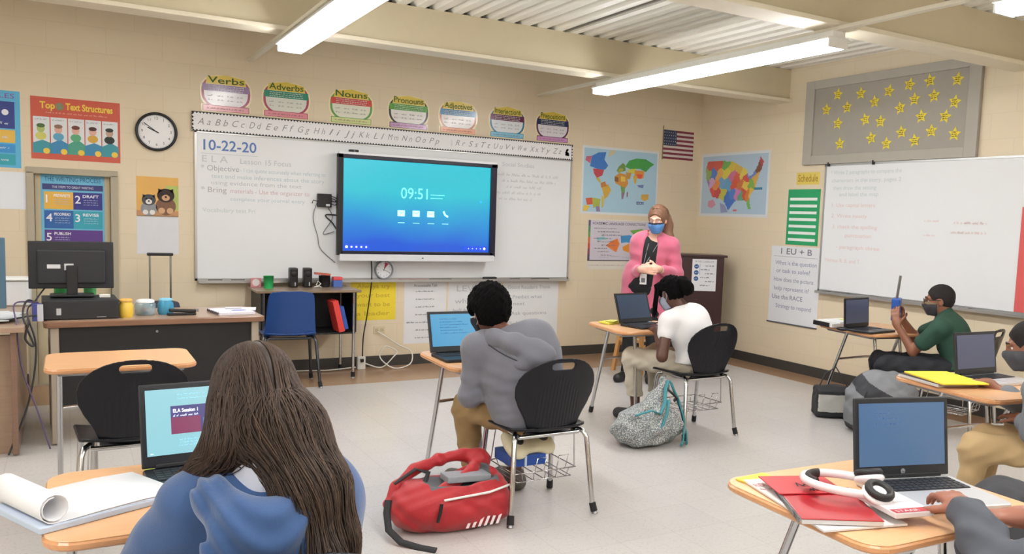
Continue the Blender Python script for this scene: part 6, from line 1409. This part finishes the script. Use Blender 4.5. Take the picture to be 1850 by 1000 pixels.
for k in range(2): m.tube([Vector((2.10+.03*k, 1.20-.02*k, .728))+Vector((.0, -.012, -.02)), Vector((2.12+.03*k, 1.14-.02*k, .70)), Vector((2.14+.03*k, 1.1-.02*k, .69))], .004, M('#d8d6d2', .5), 6)
for i in range(len(m.v)): m.v[i] = tuple(Vector(m.v[i])-Vector(org))
m.build('cuff_cord', t, 'two white cords at the right cuff')

# ---- girl with long brown hair
J = dict(sw=.36, pel=A(.42, 1.9, .50), mid=A(.41, 1.89, .64), neck=A(.375, 1.88, .90), head=A(.35, 1.945, 1.035), shL=A(.22, 1.90, .80), shR=A(.48, 1.85, .80), elL=A(.10, 2.0, .60), wrL=A(.22, 2.22, .71), elR=A(.53, 2.0, .60), wrR=A(.46, 2.24, .71),
         hipL=A(.34, 1.92, .475), hipR=A(.51, 1.92, .475), knL=A(.30, 2.32, .475), knR=A(.5, 2.32, .475), anL=A(.30, 2.3, .1), anR=A(.5, 2.3, .1), toeL=A(.3, 2.45, .03), toeR=A(.5, 2.45, .03), hs=1)
J['HR'] = axes(A(-.2, .95, -.15), A(0, .1, 1)); org = (.41, 1.92, 0)
t = start('girl with long brown hair and a blue hooded top, seen from behind', org)
lo, hi = bounds(J, .16); V = Vol(lo, hi, .007); torso(V, J); head(V, J, .048)
for sd in 'LR': arm(V, J, sd); leg(V, J, sd); foot(V, J, sd)
hand(V, J['wrL'], A(.3, .9, .0), A(0, 0, -1), 1, .9, .3); hand(V, J['wrR'], A(-.2, .9, .0), A(0, 0, -1), -1, .9, .3)
sdf_obj(V, 'body', t, SKIN['light'], None, org)
BLU = M('#31507f', .85, var=.1, scale=9, bump=.25, bscale=350, sheen=.3)
lo, hi = bounds(J, .16, ('pel', 'neck', 'shL', 'shR', 'elL', 'elR', 'wrL', 'wrR', 'mid')); V = Vol(lo, hi, .006); torso(V, J, .026)
for sd in 'LR': arm(V, J, sd, .026, 1, .9)
V.disp(lambda x, y, z: .004*np.sin(30*z+16*x+2.4*np.sin(9*x-11*z+9*y))); V.ell(J['neck']+A(-.01, .02, .05), (.06, .06, .07), k=.01, mode='s'); V.cut(A(0, 0, .46), (0, 0, -1)); sdf_obj(V, 'hooded_top', t, BLU, None, org)
V = Vol((.12, 1.6, .62), (.68, 2.08, 1.0), .005); hc = A(.335, 1.79, .795)
hp = [A(.255, 1.90, .86), A(.25, 1.81, .85), A(.29, 1.745, .825), A(.35, 1.73, .81), A(.41, 1.77, .81), A(.45, 1.84, .835)]
for (a, b), (r0, r1) in zip(zip(hp, hp[1:]), ((.03, .038), (.038, .045), (.045, .05), (.05, .045), (.045, .038))): V.cap(a, b, r0, r1, k=.035)
V.ell(A(.33, 1.73, .76), (.12, .05, .075), k=.05); V.ell(A(.365, 1.82, .90), (.085, .075, .065), k=.015, mode='s')
V.disp(lambda x, y, z: .0045*np.sin(85*z-900*(x-.34)**2+12*y)+.002*np.sin(40*x+30*z)); sdf_obj(V, 'hood', t, BLU, None, org)
m = MB(); ov = Vector(org); m.tube([Vector(p)-ov for p in V.snap(catm([A(*p) for p in ((.255, 1.70, .76), (.27, 1.695, .74), (.34, 1.68, .725), (.41, 1.69, .735), (.46, 1.72, .77))], 5), .0015)], .0028, M('#8fa6cf', .8), 6); m.build('hood_seam', t)
V = Vol((.22, 1.72, .82), (.52, 1.98, 1.0), .005); V.cap(A(.37, 1.865, .87), A(.36, 1.87, .935), .092, .08, k=.01); V.cap(A(.375, 1.87, .85), A(.365, 1.89, .99), .062, .055, k=.008, mode='s'); V.cut(A(.37, 1.87, .93), (0, .2, 1)); sdf_obj(V, 'collar', t, M('#c4c9d8', .85), None, org, label='pale inner collar')
V = Vol(A(.1, 1.65, .02), A(.75, 2.55, .66), .008); V.ell(J['pel']-A(0, 0, .02), (.16, .13, .1), k=.04)
for sd in 'LR': leg(V, J, sd, .02, .95)
V.cut(A(0, 0, .09), (0, 0, -1)); sdf_obj(V, 'trousers', t, M('#6f6350', .85, var=.08), None, org)
for sd in 'LR':
    V = Vol(J['an'+sd]-A(.14, .12, .11), J['toe'+sd]+A(.14, .1, .13), .008); foot(V, J, sd, .014); V.cut(A(0, 0, .003), (0, 0, -1)); V.cut(A(0, 0, .10), (0, 0, 1)); sdf_obj(V, 'shoe', t, M('#222226', .7), None, org)
face_parts(t, J, org, mask='#7a8aa0')
def hair_mat(c, nm, c2):
    m = bpy.data.materials.new(nm); m.use_nodes = True; nt = m.node_tree; N = nt.nodes; L = nt.links; b = N['Principled BSDF']
    tc = N.new('ShaderNodeTexCoord'); mp = N.new('ShaderNodeMapping'); mp.inputs['Scale'].default_value = (260, 260, 6); L.new(tc.outputs['Object'], mp.inputs[0]); nz = N.new('ShaderNodeTexNoise'); nz.inputs['Scale'].default_value = 1; L.new(mp.outputs[0], nz.inputs['Vector'])
    mx = N.new('ShaderNodeMix'); mx.data_type = 'RGBA'; mx.inputs['A'].default_value = lin(c); mx.inputs['B'].default_value = lin(c2); L.new(nz.outputs[0], mx.inputs['Factor']); L.new(mx.outputs['Result'], b.inputs['Base Color'])
    b.inputs['Roughness'].default_value = .55; b.inputs['Specular IOR Level'].default_value = .35; return m
HB = [hair_mat('#2a201b', 'brown_hair', '#3c2e27'), hair_mat('#33261f', 'brown_hair_mid', '#4a3930'), hair_mat('#453429', 'brown_hair_light', '#5f4a3c')]
c = J['head']; r_, f_, u_ = J['HR'].T
V = Vol((.02, 1.68, .55), (.78, 2.16, 1.2), .006); V.ell(c+u_*.024-f_*.012, (.082, .10, .096), J['HR'], k=.02)
GUIDE = {'R': [(c-f_*.035-u_*.04, .086), (A(.385, 1.86, .975), .088), (A(.435, 1.775, .86), .07), (A(.447, 1.745, .74), .066), (A(.45, 1.74, .60), .06)],
         'L': [(c-f_*.03-u_*.04-r_*.03, .07), (A(.305, 1.875, .945), .058), (A(.265, 1.905, .89), .038), (A(.225, 1.955, .845), .024), (A(.195, 1.99, .80), .013)],
         'S': [(c+r_*.04-u_*.03, .06), (A(.41, 1.87, .955), .072), (A(.455, 1.80, .86), .048), (A(.47, 1.765, .76), .042), (A(.475, 1.75, .66), .036)]}
for G_ in GUIDE.values():
    for (a, ra), (b_, rb_) in zip(G_, G_[1:]): V.cap(a, b_, ra*.9, rb_*.9, k=.045)
V.ell(c+(f_*.115-u_*.04), (.065, .07, .09), J['HR'], k=.012, mode='s')
sdf_obj(V, 'hair', t, HB[0], None, org)
rh = random.Random(11); m = MB(); parts_ = [MB(), MB(), MB()]
ec = c+u_*.024-f_*.012; er = A(.084, .102, .098)
ALLP = []; META = []
for k in range(2300):
    a = rh.uniform(math.radians(-215), math.radians(35)); g = 'L' if a < math.radians(-140) else ('S' if a > math.radians(-38) else 'R'); G_ = GUIDE[g]
    th = {'R': -PI/2+(a+PI/2)*1.9, 'L': -PI+(a+math.radians(178))*2.0, 'S': a*2.0}[g]+rh.gauss(0, .25)
    d0 = n2(A(.10 if math.cos(a) > 0 else -.10, rh.uniform(-.3, .75), 1)); d1 = A(math.cos(a)*.93, math.sin(a)*.93, -.36)
    pts = [ec+J['HR'] @ (n2(d0*(1-q)+d1*q)*er) for q in (0, .2, .4, .6, .8, 1)]
    for gp, gr in G_[1:]: pts.append(gp+A(math.cos(th), math.sin(th)*.95, 0)*gr+A(rh.gauss(0, .003), rh.gauss(0, .003), rh.gauss(0, .012)))
    if rh.random() < .3: pts = pts[:-1]
    P_ = np.array(catm([np.array(p) for p in pts], 4)); ALLP.append(P_); META.append((len(P_), rh.uniform(.0008, .0015), th, rh.uniform(.0, .0035)))
big = V.snap(np.concatenate(ALLP), .001, 5); i0 = 0
for n_, w_, th, off in META:
    P_ = big[i0:i0+n_]-A(*org); i0 += n_
    if off > .0028: P_ = P_+A(math.cos(th), math.sin(th), 0)*np.linspace(0, .012, n_)[:, None]
    parts_[rh.choices((0, 1, 2), (3, 4, 3 if math.cos(th) > .2 else 1))[0]].tube(P_, [w_*(.7+.3*math.sin(PI*i/(n_-1))) if i < n_-2 else w_*.3 for i in range(n_)], HB[0], 4, caps=False)
for q in range(3): parts_[q].mats = [HB[q]]; parts_[q].build('hair_locks', t)

# ---- teacher
f = n2(A(-.62, -.78, 0)); r = n2(np.cross(f, A(0, 0, 1)))
nk = A(4.585, 6.215, 1.335)
J = dict(sw=.38, pel=A(4.53, 6.27, .90), mid=A(4.545, 6.25, 1.06), neck=nk, head=A(4.57, 6.165, 1.475), shR=nk+r*.145-A(0, 0, .085), shL=nk-r*.155-A(0, 0, .085), hs=1.04,
         hipL=A(4.6, 6.22, .87), hipR=A(4.47, 6.33, .87), knL=A(4.58, 6.17, .49), knR=A(4.42, 6.3, .49), anL=A(4.58, 6.18, .09), anR=A(4.40, 6.31, .09))
J['elR'] = J['shR']+f*.03+r*.01-A(0, 0, .26); J['elL'] = J['shL']+f*.02-r*.055-A(0, 0, .265)
J['wrR'] = A(4.365, 6.10, 1.035); J['wrL'] = A(4.475, 6.01, 1.045)
J['toeL'] = J['anL']+f*.15-A(0, 0, .05); J['toeR'] = J['anR']+n2(f+r*.5)*.15-A(0, 0, .05)
J['HR'] = axes(n2(f*1.0+r*.28+A(0, 0, -.22)), A(0, 0, 1)); org = (4.52, 6.26, 0)
t = start('standing woman in a long pink cardigan and blue face mask, hands clasped', org)
lo, hi = bounds(J, .17); V = Vol(lo, hi, .0065); torso(V, J); head(V, J, .045)
for sd in 'LR': arm(V, J, sd); leg(V, J, sd); foot(V, J, sd)
hand(V, J['wrR'], A(.3, -.6, -.05), f*-1+A(.5, 0, 0), 1, .95, .35); hand(V, J['wrL'], r*.95+f*.15, -f, -1, .95, .45)
sdf_obj(V, 'body', t, SKIN['light'], None, org)
lo, hi = bounds(J, .15, ('pel', 'neck', 'shL', 'shR', 'mid')); V = Vol(lo, hi, .0065); torso(V, J, .003); V.ell(J['neck']+f*.05+A(0, 0, .02), (.06, .06, .1), k=.01, mode='s'); V.cut(A(0, 0, .8), (0, 0, -1)); V.disp(fold(.002, 30, 30, 30)); sdf_obj(V, 'shirt', t, M('#15161a', .8, var=.3, scale=120), None, org, label='black top with fine white print')
V = Vol(J['pel']-A(.3, .3, .9), J['pel']+A(.3, .3, .16), .0075); V.ell(J['pel'], (.165, .125, .12), k=.05)
for sd in 'LR': leg(V, J, sd, .012, .97)
V.disp(fold(.003, 26, 20, 30)); V.cut(A(0, 0, .07), (0, 0, -1)); sdf_obj(V, 'trousers', t, BLKCLOTH, None, org)
for sd in 'LR':
    V = Vol(J['an'+sd]-A(.2, .2, .1), J['an'+sd]+A(.2, .2, .08), .006); foot(V, J, sd, .01); V.cut(A(0, 0, .003), (0, 0, -1)); V.cut(A(0, 0, .085), (0, 0, 1)); sdf_obj(V, 'shoe', t, M('#1d1a1b', .5), None, org)
PK = M('#c96680', .95, var=.07, scale=25, bump=.5, bscale=220, sheen=.4)
lo, hi = bounds(J, .17, ('pel', 'neck', 'shL', 'shR', 'elL', 'elR', 'wrL', 'wrR')); lo[2] = .52; V = Vol(lo, hi, .0065); torso(V, J, .02)
for a in (-.09, -.03, .03, .09): V.cap(J['pel']+r*a+A(0, 0, .1)-f*.01, J['pel']+r*a*1.35+A(0, 0, -.3)-f*.01, .10, .11, k=.05)
arm(V, J, 'R', .016, 1, .6); arm(V, J, 'L', .018, 1, .62)
V.disp(lambda x, y, z: .003*np.sin(26*z+20*x+2.2*np.sin(12*x-10*z+9*y))+.004*np.sin(60*(z-1.05)+8*x)*np.exp(-((z-1.08)/.1)**2))
op_ = J['neck']+r*.02
V.cap(op_+f*.12+A(0, 0, .0), J['pel']+r*.03+f*.16-A(0, 0, .5), .062, .075, k=.015, mode='s'); V.ell(J['neck']+f*.03+A(0, 0, .04), (.062, .062, .07), k=.01, mode='s'); V.cut(A(0, 0, .59), (0, 0, -1))
V.box(J['pel']+f*.13+r*.03-A(0, 0, .25), (.05, .1, .3), .01, np.stack([r, f, A(0, 0, 1)], 1), k=.01, mode='s')
V.ell((J['wrL']+J['wrR'])/2, (.075, .075, .06), k=.01, mode='s')
sdf_obj(V, 'cardigan', t, PK, None, org)
ov = Vector(org); vn = lambda p: Vector(p)-ov
m = MB(); cb = J['mid']+f*.122+r*.03-A(0, 0, .10); m.tube([vn(nk+r*.05-A(0, 0, .01)), vn(nk+r*.05+f*.112-A(0, 0, .08)), vn(J['mid']+f*.128+r*.035), vn(cb+A(0, 0, .045))], .0028, M('#8f9096', .6), 6); m.tube([vn(nk-r*.04-A(0, 0, .01)), vn(nk-r*.03+f*.112-A(0, 0, .08)), vn(J['mid']+f*.128+r*.025), vn(cb+A(0, 0, .045))], .0028, M('#8f9096', .6), 6); m.build('lanyard', t)
m = MB(); ry = math.atan2(f[1], f[0])+PI/2; m.box(vn(cb+f*.012-A(0, 0, .02)), (.062, .004, .095), M('#e2e2e4', .3), .002, Matrix.Rotation(ry, 3, 'Z')); m.box(vn(cb+f*.0155-A(0, 0, .03)), (.035, .002, .04), M('#6a6c74', .4), 0, Matrix.Rotation(ry, 3, 'Z')); m.build('id_badge', t, 'white badge card')
m = MB(); d_ = n2(J['wrL']-J['elL']); w0 = J['wrL']-d_*.035; xx = n2(np.cross(d_, A(0, 0, 1))); yy = np.cross(d_, xx); m.tube([vn(w0+(xx*math.cos(a)+yy*math.sin(a))*.031) for a in [2*PI*k/18 for k in range(18)]], .004, M('#a88a78', .5), 6, closed=True); m.build('bracelet', t)
TH = [hair_mat('#6b4a38', 'teacher_hair', '#8a6650'), hair_mat('#7d5a45', 'teacher_hair_light', '#9c7860')]
c = J['head']; r_, f_, u_ = J['HR'].T; s_ = 1.04
V = Vol(c-A(.2, .2, .42), c+A(.25, .25, .2), .005); V.ell(c+(u_*.028-f_*.016)*s_, (A(.073, .092, .087)+.012)*s_, J['HR'], k=.01); V.ell(c-(f_*.06+u_*.02), (.065, .06, .07), J['HR'], k=.03)
pt = [c-f_*.1-r_*.02+A(0, 0, .04), c-f_*.125-r_*.045-A(0, 0, .07), c-f_*.10-r_*.08-A(0, 0, .19), c-f_*.085-r_*.095-A(0, 0, .30)]
for (a, ra), (b_, rb_) in zip(zip(pt, (.05, .055, .045, .02)), list(zip(pt, (.05, .055, .045, .02)))[1:]): V.cap(a, b_, ra, rb_, k=.04)
V.disp(lambda x, y, z: .002*np.sin(300*x+240*y)); V.ell(c+(f_*.11-u_*.03)*s_, A(.072, .075, .093)*s_, J['HR'], k=.012, mode='s')
for q in (-1, 1): V.ell(c+(r_*q*.085-u_*.03+f_*.01)*s_, A(.02, .03, .04), J['HR'], k=.01, mode='s')
sdf_obj(V, 'hair', t, TH[0], None, org); m = MB()
for k in range(160):
    a = rh.uniform(0, 2*PI); q_ = [p+A(math.cos(a), math.sin(a), 0)*ra*rh.uniform(.8, 1.08) for p, ra in zip(pt, (.05, .052, .042, .024))]
    root = c+u_*.11*s_+f_*rh.uniform(-.02, .06)+r_*rh.uniform(-.03, .03); mid_ = ec = c+(u_*.03-f_*.016)*s_+J['HR'] @ (n2(A(rh.uniform(-1, 1), -.25, rh.uniform(.1, .8)))*A(.09, .108, .102)*s_)
    m.tube([vn(p) for p in catm([root, mid_]+q_, 4)], .0016, TH[1], 4, caps=False)
m.build('hair_strands', t); face_parts(t, J, org, iris='#5a6a78', brow='#7a5a46', mask='#5a8fd0', edge='#1a1d2c')
